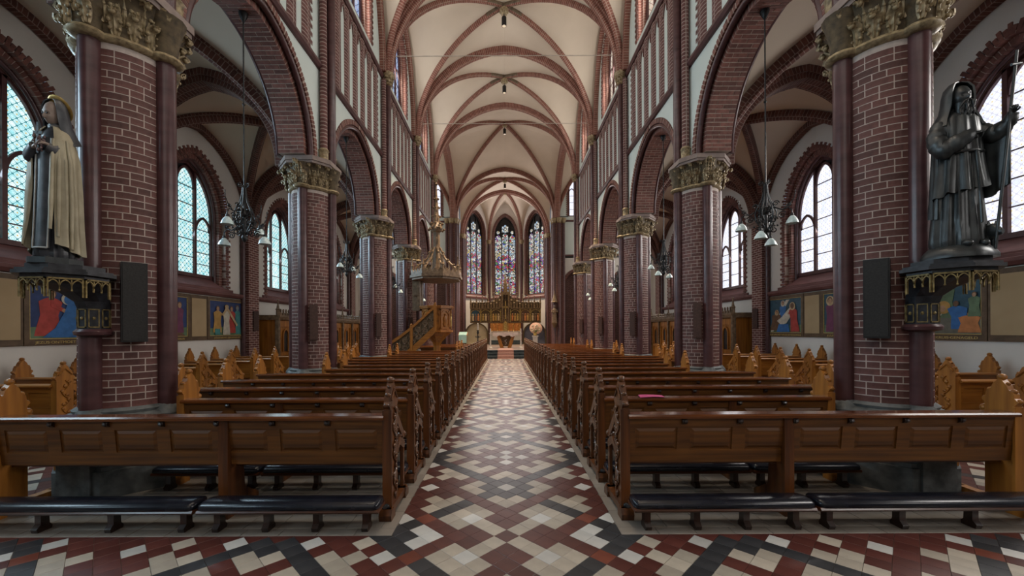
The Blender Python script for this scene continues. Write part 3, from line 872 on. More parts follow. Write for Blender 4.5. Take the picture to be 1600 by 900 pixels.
AISLE = {}
for s in (-1, 1):
    w = struct(empty(f'wall_aisle_{SIDE[s]}'), f'{SIDE[s]} aisle outer wall with brick-framed windows')
    for b in BAYS:
        r = empty('aisle_bay', (s * AX, bayc(b), 0), -s * pi / 2, w); AISLE[(s, b)] = r
        put('aisle_wall', aw_me, r); stuff(put('outer_ring_bricks', ar1, r)); stuff(put('inner_ring_bricks', ar2, r)); put('jamb', ajm, r); put('jamb_roll', arl, r); put('sloped_sill', asill, r)
        window((s * AX, bayc(b), 0), -s * pi / 2, WH, WSILL, WSPR, WRIS, WK, 6, ['glass_teal' if s < 0 else 'glass_pale'],
               f'three-light leaded window in the {SIDE[s]} aisle, ' + ('behind the viewer' if b < 0 else f'{ORD[b]} bay from the viewer'), depth=.33)
        v = empty('aisle_vault', (s * AVC, bayc(b), 0), 0, ceiling)
        put('vault_web', awm, v); put('diagonal_rib', adr, v)
        put('wall_rib', awr, v, (s * AVA, 0, 0), 0, (s, 1, 1))
    for i in range(-1, 6):
        y = .21 + BAY * i
        p = put('pilaster', pil_me, w, (s * AX, y, 0), -s * pi / 2); put('pilaster_shaft', pils_me, p); put('pilaster_cap', pilc_me, p)
        put('transverse_rib', atr, ceiling, (s * AVC, y, 0))

# ------------------------------------------------------------------ nave vault
VA, VK, VD = 3.78, .06, .14
nwm = web(VA, B2, VS, VR, VK, VD).mesh('vault_web', 'vault', 60)
def crown_rib(a, b, zs, rise, k, dome, w, d, tmax):
    mb = MB()
    for sx in (-1, 1):
        P = []
        for i in range(-6, 7):
            t = abs(i) / 6 * tmax; sg = 1 if i > 0 else -1
            P.append((a * t * sx * sg, b * t * sg, zs + rise * gprof(t, k) + dome * (1 - t)))
        mb.sweep(P, [(-w / 2, .02), (-w / 2, -d * .5), (0, -d), (w / 2, -d * .5), (w / 2, .02)], Vector((b, -a * sx, 0)).normalized(), (0, 0, zs - .5))
    return mb.mesh('crown_rib', 'painted_rib')
M['painted_rib'] = pbr('painted_crown_rib', (.07, .05, .03), (.2, .15, .1), (9, 9, 9), .6)
ndr = diag_rib(VA - .03, B2 - .02, VS, VR, VK, VD, .15, .16, 'rib')
ncr = crown_rib(VA - .03, B2 - .02, VS, VR, VK, VD, .165, .172, .17)
def trans(a, rise, w=.15, d=.25, n=20):
    mb = MB(); tp = [(x, 0, z) for x, z in arcpts(a, VS, rise, VK, n)]
    mb.sweep(tp, [(-w, .02), (-w, -.09), (-w * .62, -.11), (-w * .62, -.18), (-w * .3, -d), (w * .3, -d), (w * .62, -.18), (w * .62, -.11), (w, -.09), (w, .02)], (0, 1, 0), (0, 0, VS - .5))
    return mb.mesh('transverse_rib', 'rib')
ntr = trans(VA - .02, VR)
for b in BAYS:
    v = empty('nave_vault', (0, bayc(b), 0), 0, ceiling)
    put('vault_web', nwm, v); put('diagonal_rib', ndr, v); put('crown_rib', ncr, v)
for y in [.21 - BAY] + COLY + [CY1, APY]: put('transverse_rib', ntr, ceiling, (0, y, 0))
mb = MB()
for s in (-1, 1):
    mb.sweep([(0, y, z) for y, z in arcpts(B2 - .22, VS, VR - .12, VK, 12)], [(s * VA * 1 - .1, .06), (s * VA - .1, -.08), (s * VA + .1, -.08), (s * VA + .1, .06)], (1, 0, 0), (0, 0, VS - .5))
nfr = mb.mesh('wall_rib', 'rib')
for b in BAYS: put('wall_rib', nfr, ceiling, (0, bayc(b), 0))
# bosses
mb = MB(); mb.lathe([(.02, -.16), (.12, -.14), (.17, -.06), (.15, .04)], 10)
for q in range(6): mb.ball((.12 * cos(q * pi / 3), .12 * sin(q * pi / 3), -.1), .05, 6, 4)
boss_me = mb.mesh('boss', 'gilt', 50)
ctop = VS + VR + VD
BOSS = [(bayc(b), ctop - .2) for b in BAYS] + [((CY0 + CY1) / 2, VS + VR + 1.2 - .15), ((CY1 + APY) / 2, ctop - .2)]
for y, z in BOSS: put('boss', boss_me, ceiling, (0, y, z))
# crossing, transept and choir vaults
v = empty('crossing_vault', (0, (CY0 + CY1) / 2, 0), 0, ceiling); cb = (CY1 - CY0) / 2
put('vault_web', web(VA, cb, VS, VR, VK, 1.2).mesh('vault_web', 'vault', 60), v)
put('diagonal_rib', diag_rib(VA - .03, cb - .02, VS, VR, VK, 1.2, .2, .2, 'rib'), v)
mb = MB()
for s in (-1, 1):
    mb.sweep([(0, y, z) for y, z in arcpts(cb - .1, VS, VR, VK, 18)], [(s * VA - .22, .05), (s * VA - .22, -.16), (s * VA - .1, -.3), (s * VA + .1, -.3), (s * VA + .22, -.16), (s * VA + .22, .05)], (1, 0, 0), (0, 0, VS - .5))
put('side_arch', mb.mesh('side_arch', 'rib'), v)
tv = web(3.6, cb, VS, VR, VK, .4).mesh('vault_web', 'vault', 60)
tdr = diag_rib(3.6, cb, VS, VR, VK, .4, .2, .22, 'rib')
for s in (-1, 1):
    v = empty('transept_vault', (s * 7.4, (CY0 + CY1) / 2, 0), 0, ceiling); put('vault_web', tv, v); put('diagonal_rib', tdr, v)
v = empty('choir_vault', (0, (CY1 + APY) / 2, 0), 0, ceiling); chb = (APY - CY1) / 2
put('vault_web', web(VA, chb, VS, VR, VK, VD).mesh('vault_web', 'vault', 60), v)
put('diagonal_rib', diag_rib(VA - .03, chb - .02, VS, VR, VK, VD, .2, .22, 'rib'), v)
# apse vault and walls
AV = [(-3.62, APY), (-1.5, 36.2), (1.5, 36.2), (3.62, APY)]
bo = Vector((0, APY + .15)); web_ap = MB(); ribs_ap = MB()
for i in range(3):
    A, Bq = Vector(AV[i]), Vector(AV[i + 1]); rows = []
    for a in range(15):
        t = sin(pi / 2 * a / 14); row = []
        for u in range(-8, 9):
            u /= 8; pw = A.lerp(Bq, (u + 1) / 2); p = bo.lerp(pw, t)
            z = VS + VR * .98 * max(gprof(t, .06), .9 * gprof(abs(u), .2))
            row.append((p.x, p.y, z))
        rows.append(row)
    web_ap.loft(rows, cap=False, closed=False)
for q in AV:
    q = Vector(q); P = [(bo.lerp(q, t).x, bo.lerp(q, t).y, VS + VR * .98 * gprof(t, .06)) for t in [sin(pi / 2 * a / 14) for a in range(15)]]
    dv = (q - bo).normalized()
    ribs_ap.sweep(P, [(-.1, .02), (-.1, -.12), (0, -.22), (.1, -.12), (.1, .02)], (-dv.y, dv.x, 0), (bo.x, bo.y, VS - .5))
v = empty('apse_vault', (0, 0, 0), 0, ceiling)
web_ap.build('vault_web', 'vault', v, 60); ribs_ap.build('apse_rib', 'rib', v)
put('boss', boss_me, ceiling, (0, APY + .2, VS + VR - .2))
struct(empty('wall_apse'), 'three-sided apse wall behind the altar'); apw = bpy.data.objects['wall_apse']
for i in range(3):
    A, Bq = Vector(AV[i]), Vector(AV[i + 1]); mid = (A + Bq) / 2; hw = (Bq - A).length / 2
    rz = [pi / 4, 0, -pi / 4][i]
    r = empty('apse_bay', (mid.x, mid.y, 0), rz, apw)
    oh = 1.06; op = [(-oh, 4.7)] + arcpts(oh, 10.0, 1.95, .25, 12) + [(oh, 4.7)]
    mb = MB(); plane_arch(mb, op, -hw, hw, 4.6, 13.4); mb.box(-hw, hw, 0, .1, 0, 4.62); mb.build('apse_plaster', 'plaster_aisle', r)
    mb = MB(); mb.sweep(p3(op), [(-.06, .12), (-.06, -.02), (.08, -.03), (.14, -.1), (.36, -.12), (.36, .1)], (0, 1, 0), (0, 0, 8)); mb.build('jamb', 'ribdark', r)
    mb = MB(); mb.prism([(.34, 4.85), (.34, 4.5), (-.1, 4.4), (-.1, 4.5)], -1.15, 1.15, 'x'); mb.prism([(.02, 4.34), (-.1, 4.38), (-.1, 4.46), (.02, 4.5)], -hw, hw, 'x'); mb.build('sloped_sill', 'sill', r)
    window((mid.x, mid.y, 0), rz, .93, 4.82, 10.0, 1.75, .25, 12, ['stain'], ['left', 'central', 'right'][i] + ' tall stained-glass window of the apse above the altar', depth=.33, tracery=True, fm='black', rosemat='stain_rose')
mb = MB()
for (x, y) in AV[1:3]: mb.lathe([(.13, .5), (.13, VS - .2)], 10, (x * .96, y - .1, 0))
mb.build('apse_shaft', 'shaft', apw, 40)
mb = MB()
for (x, y) in AV[1:3]: mb.lathe([(.13, VS - .35), (.17, VS - .25), (.24, VS)], 10, (x * .96, y - .1, 0))
mb.build('shaft_capital', 'gilt', apw, 40)
# choir side walls and crossing piers
for s in (-1, 1):
    w = struct(empty(f'wall_choir_{SIDE[s]}', (s * WX, (CY1 + APY) / 2, 0), -s * pi / 2), f'{SIDE[s]} choir wall beside the altar')
    bp = arcpts(.85, 5.6, 1.1, .3, 10)
    mb = MB(); plane_arch(mb, [(-.85, .4)] + bp + [(.85, .4)], -chb - .1, chb + .1, .4, 13.6); mb.box(-1, 1, .3, .35, .4, 6.8); mb.build('choir_plaster', 'plaster_aisle', w)
    mb = MB(); ring_bricks(mb, p3([(-.85, .6)] + bp + [(.85, .6)]), (0, 1, 0), (0, 0, 4), [[(-.03, .12)]], 0, .2); stuff(mb.build('arch_bricks', 'vouss', w))
    mb = MB()
    for z in (7.07, 9.55): mb.box(-chb, chb, -.08, .02, z - .06, z + .06)
    mb.build('string_course', 'string', w)
    mb = MB(); mb.sweep(p3([(-.6, 10)] + arcpts(.6, 11.7, 1.1, .2, 8) + [(.6, 10)]), [(-.04, 0), (-.04, .16), (.05, .16), (.05, 0)], (0, 1, 0), (0, 0, 11)); mb.build('blind_arch', 'rib', w)
    for y, nm in ((CY1, 'clustered_column'), (APY, 'apse_column')):
        t = empty(nm, (s * 3.9, y, 0)); big = nm == 'clustered_column'
        tag(t, f'tall maroon {"clustered crossing column" if big else "engaged column flanking the apse"} on the {SIDE[s]} of the choir', 'column', 'choir columns')
        mb = MB(); mb.box(-.34, .34, -.3, .3, .3, VS + .1); mb.build('pier_core', 'brick', t)
        for (dx, dy, rr) in ((-.36, -.3, .1), (-.42, 0, .13), (-.36, .3, .09), (0, -.36, .13), (.34, -.3, .1)):
            mb = MB(); mb.lathe([(rr + .05, 0), (rr + .05, .35), (rr, .42), (rr, VS - .3)], 12, (-s * -dx if False else s * dx, dy, 0)); mb.build('pier_shaft', 'shaft', t, 40)
            mb = MB(); mb.lathe([(rr, VS - .32), (rr + .05, VS - .29), (rr + .02, VS - .25), (rr + .1, VS - .04), (rr + .1, VS + .04)], 12, (s * dx, dy, 0)); mb.build('pier_capital', 'gilt', t, 40)
    # transept walls
    e = struct(empty(f'wall_transept_{SIDE[s]}', (0, 0, 0)), f'{SIDE[s]} transept walls beyond the arcade')
    r = empty('east_wall', (s * 7.5, CY1 + .15, 0), 0, e)
    for (xc, hw_) in ((-s * 2.35, 1.25), (s * 1.2, 2.35)):
        op = [(xc - .5, 9.95)] + [(xc + x, z) for x, z in arcpts(.5, 11.9, .8, .2, 8)] + [(xc + .5, 9.95)]
        mb = MB(); plane_arch(mb, op, xc - hw_, xc + hw_, 9.9, 13.8); mb.box(xc - hw_, xc + hw_, 0, .1, 6.9, 9.95); mb.build('transept_plaster', 'plaster', r)
        oa = [(xc - .8, .3)] + [(xc + x, z) for x, z in arcpts(.8, 4.9, 1.05, .3, 10)] + [(xc + .8, .3)]
        mb = MB(); plane_arch(mb, oa, xc - hw_, xc + hw_, 0, 7.0); mb.build('transept_plaster', 'plaster_aisle', r)
        mb = MB(); ring_bricks(mb, p3(oa), (0, 1, 0), (xc, 0, 3.5), [[(-.04, .12), (.12, .3)]], -.04, .16); ring_bricks(mb, p3(op), (0, 1, 0), (xc, 0, 11), [[(-.03, .1)]], -.02, .1, alt=.05)
        stuff(mb.build('arch_bricks', 'vouss', r))
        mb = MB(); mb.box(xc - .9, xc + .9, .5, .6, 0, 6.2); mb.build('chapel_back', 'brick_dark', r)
        window((s * 7.5 + xc, CY1 + .15, 0), 0, .42, 10.0, 11.9, .7, .2, 5, ['glass_pale'], f'narrow lancet window high in the {SIDE[s]} transept, ' + ('next to the choir column' if xc * s < 0 else 'farther from the choir'), lights=2, depth=.14)
    mb = MB()
    for z in (7.07, 9.6): mb.box(-3.6, 3.6, -.08, .02, z - .06, z + .06)
    mb.build('string_course', 'string', r)
    mb = MB(); mb.box(s * 10.95 - .1, s * 10.95 + .1, CY0 - .2, CY1 + .3, 0, 14.2); mb.box(min(s * 8.1, s * 11), max(s * 8.1, s * 11), CY0 - .3, CY0 - .1, 0, 14.2)
    mb.box(min(s * 3.9, s * 8.2), max(s * 3.9, s * 8.2), CY0 - .1, CY0 + .1, 7.4, 14.2); mb.build('outer_wall', 'plaster_aisle', e)
    mb = MB(); mb.box(s * 3.9 - .05, s * 3.9 + .05, CY0 + .2, CY1 - .2, 13.3, 14.3); mb.build('arch_wall', 'plaster', e)
# outer shells that keep the daylight out above the aisle vaults and close the west end
w = struct(empty('wall_west'), 'west wall behind the viewer')
mb = MB(); mb.box(-11, 11, -4.25, -4.05, 0, 16); mb.build('west_wall', 'plaster_aisle', w)
roof = struct(empty('roof'), 'roof shell above the vaults')
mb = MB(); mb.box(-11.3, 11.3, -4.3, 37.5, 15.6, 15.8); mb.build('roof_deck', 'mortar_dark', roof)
# ------------------------------------------------------------------ pews (local: x from the aisle end outwards, y towards the altar)
def bench_end(carved=True):
    """panel in the y-z plane, thickness along x, carved face towards -x"""
    wd, cv = MB(), MB()
    t = .055
    # tall stile with gabled, shouldered top
    stile = [(-.01, .07), (.21, .07), (.21, .93), (.235, .96), (.205, .99), (.2, 1.03), (.165, 1.06), (.15, 1.1), (.10, 1.16), (.05, 1.1), (.035, 1.06), (0, 1.03), (-.005, .99), (-.035, .96), (-.01, .93)]
    wd.prism(stile, 0, t, 'x')
    wd.box(-.012, t + .012, -.02, .0, .07, .92)                      # back edge moulding
    # raking member down to the front post
    wd.prism([(.20, .86), (.225, .88), (.50, .60), (.50, .54), (.47, .54), (.20, .80)], .008, t - .008, 'x')
    wd.prism([(.20, .50), (.20, .44), (.34, .53), (.47, .46), (.50, .46), (.50, .56), (.47, .56), (.34, .6)], .008, t - .008, 'x')
    wd.box(.012, t - .012, .455, .50, .06, .58)
    wd.box(-.012, t + .012, -.05, .515, .03, .09)                     # sole
    for y in (-.06, .42):
        wd.prism([(y - .02, 0), (y + .10, 0), (y + .10, .05), (y + .06, .09), (y, .09), (y - .03, .05)], -.025, t + .025, 'x')
    # crockets and finial
    for (y, z, r) in ((.10, 1.165, .03), (.185, 1.045, .022), (.015, 1.045, .022), (.225, .965, .02), (-.025, .965, .02), (.145, 1.11, .015), (.055, 1.11, .015)):
        cv.ball((t / 2, y, z), r, 8, 5, sc=(1.25, 1, 1.05))
    cv.ball((t / 2, .235, .875), .032, 7, 5); cv.ball((t / 2, .515, .585), .034, 7, 5); cv.ball((t / 2, .5, .50), .026, 6, 4)
    for f in (-.012,):
        # carved vine up the stile and scrolls in the raking part
        for k in range(13):
            z = .16 + k * .062; y = .105 + .045 * sin(k * 1.7)
            cv.ball((f + .004, y, z), .026, 6, 4, sc=(.5, 1.1, .9)); 
            if k % 2: cv.ball((f + .004, y + .05 * cos(k), z + .02), .018, 6, 3, sc=(.5, 1, 1))
        cv.tube([(f + .004, .105 + .045 * sin(k * 1.7 / 2), .12 + k * .031) for k in range(27)], .008, 5)
        cv.tube([(f + .006, .05 + .11 * (1 - abs(q) / 5), .98 + (0 if False else .024) * (5 - abs(q))) if False else (f + .006, .10 + q * .018, 1.09 - .018 * abs(q)) for q in range(-5, 6)], .009, 5)
        for (yc, zc, r) in ((.29, .70, .055), (.40, .60, .05), (.27, .58, .04)):
            cv.tube([(t / 2, yc + r * (1 - .06 * q) * cos(q * .62), zc + r * (1 - .06 * q) * sin(q * .62)) for q in range(14)], .011, 5)
            cv.ball((t / 2, yc, zc), .02, 6, 4)
        for q in range(5): cv.ball((t / 2, .25 + .055 * q, .835 - .056 * q), .019, 6, 4)
    cv.lathe([(.016, .1), (.028, .13), (.016, .16), (.016, .4), (.026, .44), (.016, .47)], 8, (t / 2, .478, 0))
    return wd.mesh('bench_end', 'wood_z'), cv.mesh('carving', 'carve', 50)
M['footwood'] = wood('blackened_foot_wood', (.014, .007, .005), (.04, .017, .010), (20, 20, 2))
END_ME, CARVE_ME = bench_end()
END_OAK = END_ME.copy(); END_OAK.materials.clear(); END_OAK.materials.append(M['oak_z'])
CARVE_OAK = CARVE_ME.copy(); CARVE_OAK.materials.clear(); CARVE_OAK.materials.append(M['oak_carve'])
_mc = {}
def cm(key, fn):
    if key not in _mc: _mc[key] = fn()
    return _mc[key]
def foot_mesh():
    mb = MB(); mb.prism([(-.05, 0), (.05, 0), (.055, .025), (.035, .05), (.03, .16), (-.03, .16), (-.03, .06), (-.06, .03)], -.025, .025, 'x')
    return mb.mesh('foot', 'footwood')
FOOT = foot_mesh()
def bracket_mesh():
    mb = MB(); mb.prism([(-.01, .0), (-.05, -.012), (-.055, -.035), (-.03, -.055), (-.005, -.06)], -.022, .022, 'x'); mb.ball((0, -.045, -.03), .02, 6, 4)
    return mb.mesh('bracket', 'footwood')
BRACKET = bracket_mesh()
def panel_mesh(w, h):
    mb = MB(); d = .012
    mb.box(-w / 2, w / 2, -.006, .01, 0, h)
    a, b = w / 2 - .035, h / 2 - .035
    vs = []
    for (x, z, y) in ((w / 2 - .012, h / 2 - .012, -.006), (a, b, -.016)):
        vs += [(-x, y, h / 2 - z), (x, y, h / 2 - z), (x, y, h / 2 + z), (-x, y, h / 2 + z)]
    mb.add(vs, [(0, 1, 5, 4), (1, 2, 6, 5), (2, 3, 7, 6), (3, 0, 4, 7), (4, 5, 6, 7)])
    return mb.mesh('panel', 'wood_back')
def make_pew(root, L, npan, detail=2, oak=False, carve_in=True, kneel=True, outer_lit=True):
    """detail 2: everything; 1: no loose panels"""
    wb = 'oak_x' if oak else 'wood_x'
    e = put('bench_end', END_OAK if oak else END_ME, root); put('carving', CARVE_OAK if oak else CARVE_ME, e)
    oo = oak or outer_lit  # outer end in brighter oak: the orange light on it put into the colour
    e = put('bench_end', END_OAK if oo else END_ME, root, (L, 0, 0), 0, (-1, 1, 1)); put('carving', CARVE_OAK if oo else CARVE_ME, e)
    def rail():
        mb = MB(); mb.prism([(-.055, .845), (-.055, .865), (-.04, .878), (.085, .878), (.095, .865), (.095, .845)], .05, L - .05, 'x'); return mb.mesh('top_rail', wb if oak else 'rail')
    put('top_rail', cm(('rail', round(L, 3), oak), rail), root)
    tilt = .10            # the back leans: bottom is further from the viewer
    hs_, z0, z1 = .40, .455, .845
    R = empty('backrest', (0, .02, z0), 0, root); R.rotation_euler.x = tilt * 1.0
    pw = (L - .12) / npan; ph = .2
    def frame():
        mb = MB(); mb.box(.055, L - .055, .0, .028, 0, .11); mb.box(.055, L - .055, 0, .028, .11 + ph, z1 - z0)
        for k in range(npan + 1):
            x = .06 + k * pw; mb.box(max(.055, x - .055), min(L - .055, x + .055), 0, .028, .11, .11 + ph)
        return mb.mesh('back_frame', 'oak_x' if oak else 'wood_back')
    put('back_frame', cm(('fr', round(L, 3), npan, oak), frame), R)
    pm = cm(('pan', round(pw, 4)), lambda: panel_mesh(pw - .11, ph))
    if detail >= 2:
        for k in range(npan): put('panel', pm, R, (.06 + (k + .5) * pw, .016, .11))
        for k in range(1, npan): put('bracket', BRACKET, root, (.06 + k * pw, .012, .845))
    else:
        def pans():
            mb = MB()
            for k in range(npan): x = .06 + k * pw; mb.box(x + .05, x + pw - .05, .01, .024, .105, .115 + ph)
            return mb.mesh('panels', 'oak_x' if oak else 'wood_back')
        put('panels', cm(('pans', round(L, 3), npan, oak), pans), R)
    def seat():
        mb = MB(); mb.prism([(.09, .42), (.09, .45), (.46, .46), (.485, .445), (.475, .425)], .05, L - .05, 'x'); return mb.mesh('seat', wb)
    put('seat', cm(('seat', round(L, 3), oak), seat), root)
    def mid():
        mb = MB(); mb.prism([(-.03, 0), (.4, 0), (.4, .08), (.2, .2), (.18, .42), (.08, .42), (.045, .845), (-.03, .845)], -.04, .04, 'x'); return mb.mesh('support', 'wood_z')
    put('support', cm('mid', mid), root, (1.42 if L > 2.4 else L / 2, 0, 0))
    if kneel:
        spans = [(.02, 1.45), (1.48, L + .05)] if L > 2.4 else [(.05, L - .05)]
        for (a, b) in spans:
            w_ = b - a
            def board():
                mb = MB(); mb.prism([(-.09, .16), (.09, .16), (.1, .175), (.09, .19), (-.09, .19), (-.1, .175)], 0, w_, 'x'); return mb.mesh('kneeler', 'wood_x')
            def cush():
                mb = MB(); rings = []
                for x, q in ((0, .6), (.015, .9), (.04, 1), (w_ - .04, 1), (w_ - .015, .9), (w_, .6)):
                    rings.append([(x, .105 * q * c_, .192 + z_ * (q if z_ > .01 else 1)) for c_, z_ in ((-.95, 0), (-1.02, .018), (-.9, .045), (-.4, .058), (.4, .058), (.9, .045), (1.02, .018), (.95, 0))])
                mb.loft(rings); return mb.mesh('cushion', 'leather', 60)
            kn = put('kneeler', cm(('kn', round(w_, 3)), board), root, (a, -.2, 0))
            put('cushion', cm(('cu', round(w_, 3)), cush), kn)
            nf = 4 if w_ > 1.35 else 3
            for k in range(nf): put('foot', FOOT, kn, (.12 + (w_ - .24) * k / (nf - 1), 0, 0))
        def arm():
            mb = MB(); mb.tube([(.03, -.02, .10), (.03, -.09, .12), (.03, -.17, .165)], .014, 6); mb.ball((.03, -.02, .1), .026, 6, 4); return mb.mesh('pivot', 'black', 50)
        put('pivot', cm('arm', arm), root)
NROW = 22; P0, PS = 3.46, .846
PEWS = {}
def colfree(y):   # outer end of a nave pew: stops short where a column base stands beside it
    return min(abs(y + .25 - c) for c in COLY) > .85
for s in (-1, 1):
    for i in range(NROW):
        y = P0 + i * PS
        L = 3.42 if i == 0 else (3.27 if colfree(y) else 2.5)
        if s < 0 and 14.7 < y < 17.0: L = .9
        r = empty('pew', (s * .99, y, 0), 0, None, (s, 1, 1)); PEWS[(s, i)] = r
        where = 'nearest' if i == 0 else ORD[i]
        lab = (f'long panelled wooden pew seen from behind, {"nearest to the viewer" if i == 0 else ORD[i] + " from the viewer"}, {SIDE[s]} of the central aisle')
        if s > 0 and i == 1: lab = 'second wooden pew from the viewer right of the aisle, pink paper on its rail'
        tag(r, lab, 'pew', f'nave pews {SIDE[s]} of the central aisle')
        make_pew(r, L, 7 if L > 3 else (5 if L > 1 else 2), 2 if i < 4 else 1, outer_lit=True)
# aisle pews: inner end carved, outer end against the wall
AP0, APS_ = 4.72, .87
for s in (-1, 1):
    for i in range(9):
        y = AP0 + i * APS_
        r = empty('side_pew', (s * 6.22, y, 0), 0, None, (s, 1, 1))
        tag(r, f'short oak pew with carved end in the {SIDE[s]} side aisle, {"nearest to the viewer" if i == 0 else ORD[i] + " from the viewer"}', 'pew', f'side pews in the {SIDE[s]} aisle')
        make_pew(r, 1.68, 4, 1, oak=True, kneel=False)
for s in (-1, 1):
    for i in range(5):
        y = 12.9 + i * .87
        if s > 0 and i > 2 or s < 0 and i > 3: continue
        r = empty('side_pew', (s * 5.75, y, 0), 0, None, (s, 1, 1))
        tag(r, f'low oak side pew beyond the confessional bay in the {SIDE[s]} aisle, {ORD[i]} of its block', 'pew', f'far side pews in the {SIDE[s]} aisle')
        make_pew(r, 1.2, 3, 1, oak=True, kneel=False)
# pink sheet of paper
mb = MB(); rows = []
for i in range(6):
    u = i / 5; rows.append([(-.13 + .26 * u, -.07, .006 * sin(u * 3)), (-.11 + .26 * u, .07, .003 + .006 * sin(u * 3 + .6))])
mb.loft(rows, cap=False, closed=False)
n0 = len(mb.v); mb.add([(x, y, z + .002) for x, y, z in mb.v], [list(reversed(f)) for f in mb.f])
M['pink'] = plain('pink_paper', (.42, .05, .17), .6)
p = mb.build('paper_sheet', 'pink'); p.location = (1.55, P0 + 1 * PS + .02, .881)
tag(p, 'pink sheet of paper lying on a pew rail right of the aisle', 'paper')
# ------------------------------------------------------------------ statues on brackets
def fold_ring(z, rx, ry, amp=0, nf=9, ph=0, cx=0, cy=0, n=44, a0=0, a1=2 * pi, full=True, tw=0):
    out = []
    for k in range(n if full else n + 1):
        a = a0 + (a1 - a0) * k / n
        f = 1 + amp * (.6 * sin(nf * a + ph) + .4 * sin(nf * 1.62 * a + ph * 1.7 + 1)) 
        out.append((cx + rx * f * cos(a), cy + ry * f * sin(a), z + tw * cos(a - 1)))
    return out
def interp(secs, n):
    out = []
    for i in range(n + 1):
        t = (len(secs) - 1) * i / n; j = min(int(t), len(secs) - 2); f = t - j; f = f * f * (3 - 2 * f) * .5 + f * .5
        out.append([a + (b - a) * f for a, b in zip(secs[j], secs[j + 1])])
    return out
def head_mesh(mb, c, r, T=None, beard=0, n=44, m=36):
    vs = []; fs = []
    ga = lambda x, s_: math.exp(-(x / s_) ** 2)
    for i in range(m + 1):
        ph = pi * i / m
        for k in range(n):
            a = 2 * pi * k / n
            x, y, z = sin(ph) * cos(a), sin(ph) * sin(a), cos(ph)
            x *= .80 * (1 - .16 * max(0, -z)); zz = z * 1.16; yy = y * .96
            fr = max(0, -y)
            d = 0
            d += .30 * ga(x, .10) * ga(z + .12, .20) * fr                  # nose
            d += .12 * ga(abs(x) - .33, .2) * ga(z - .30, .10) * fr        # brow
            d -= .24 * ga(abs(x) - .30, .14) * ga(z - .12, .11) * fr       # eye sockets
            d += .12 * ga(abs(x) - .30, .07) * ga(z - .12, .045) * fr       # eyeballs
            d += .10 * ga(x, .2) * ga(z + .47, .045) * fr + .10 * ga(x, .17) * ga(z + .60, .05) * fr - .06 * ga(x, .22) * ga(z + .535, .03) * fr - .08 * ga(x, .25) * ga(z + .74, .06) * fr   # lips
            d += .10 * ga(x, .22) * ga(z + .86, .14) * fr                  # chin
            d += .05 * ga(abs(x) - .5, .18) * ga(z + .15, .2) * fr         # cheeks
            yy -= d
            vs.append((c[0] + r * x, c[1] + r * yy, c[2] + r * zz))
    for i in range(m):
        for k in range(n):
            k2 = (k + 1) % n; fs.append((i * n + k, (i + 1) * n + k, (i + 1) * n + k2, i * n + k2))
    mb.add(vs, fs, None, T)
    for sg in (-1, 1): mb.ball((c[0] + sg * .8 * r, c[1] + .05 * r, c[2] + .02 * r), r * .22, 7, 5, T=T, sc=(.4, .8, 1.2))
def hand(mb, T, curl=.8):
    """palm in x-y with fingers along -y, thumb to +x; curling towards -z"""
    mb.loft([[(x * w, y, z * t) for x, z in ((-1, -.5), (-.6, -1), (.6, -1), (1, -.5), (1, .5), (.6, 1), (-.6, 1), (-1, .5))]
             for y, w, t in ((.02, .019, .012), (-.01, .026, .013), (-.045, .030, .012), (-.062, .027, .010))], T=T)
    for k, (x, L) in enumerate(((-.021, .036), (-.007, .046), (.007, .05), (.021, .043))):
        p = Vector((x, -.058, 0)); a = .15; pts = [p.copy()]
        for q in range(3):
            a += curl * (.55 + .25 * q); p = p + Vector((0, -cos(a), -sin(a))) * L * (.44, .32, .24)[q]; pts.append(p.copy())
        mb.tube(pts, [.0078, .0075, .0068, .005], 6, T=T); mb.ball(tuple(pts[-1]), .0052, 6, 3, T=T)
    mb.tube([(.022, -.012, 0), (.038, -.03, -.008), (.040, -.05, -.020), (.032, -.062, -.03)], [.010, .009, .008, .0055], 6, T=T)
def orient(p, d, up=(0, 0, 1)):
    """matrix taking local -y to direction d"""
    y = -Vector(d).normalized(); x = y.cross(Vector(up)).normalized(); z = x.cross(y)
    return Matrix.Translation(p) @ Matrix((x, y, z)).transposed().to_4x4()
M['habit'] = pbr('dark_habit', (.012, .013, .017), (.04, .042, .05), (8, 8, 8), .38, bump=.2, spec=.6)
M['cream'] = pbr('cream_mantle', (.26, .23, .155), (.40, .36, .255), (6, 6, 6), .5, bump=.2)
M['skinst'] = pbr('painted_face', (.20, .15, .125), (.32, .25, .21), (12, 12, 12), .45)
M['veil'] = pbr('black_veil', (.02, .023, .028), (.07, .075, .085), (9, 9, 9), .35)
M['trim'] = pbr('pale_trim', (.25, .26, .25), (.4, .4, .38), (9, 9, 9), .5)
M['rose'] = pbr('dark_roses', (.05, .03, .032), (.16, .1, .1), (40, 40, 40), .5)
M['wimple'] = pbr('grey_wimple', (.12, .12, .115), (.2, .2, .19), (9, 9, 9), .5)
SPOT = {-1: (4.05, 3.73, 2.235), 1: (4.07, 3.70, 2.245)}
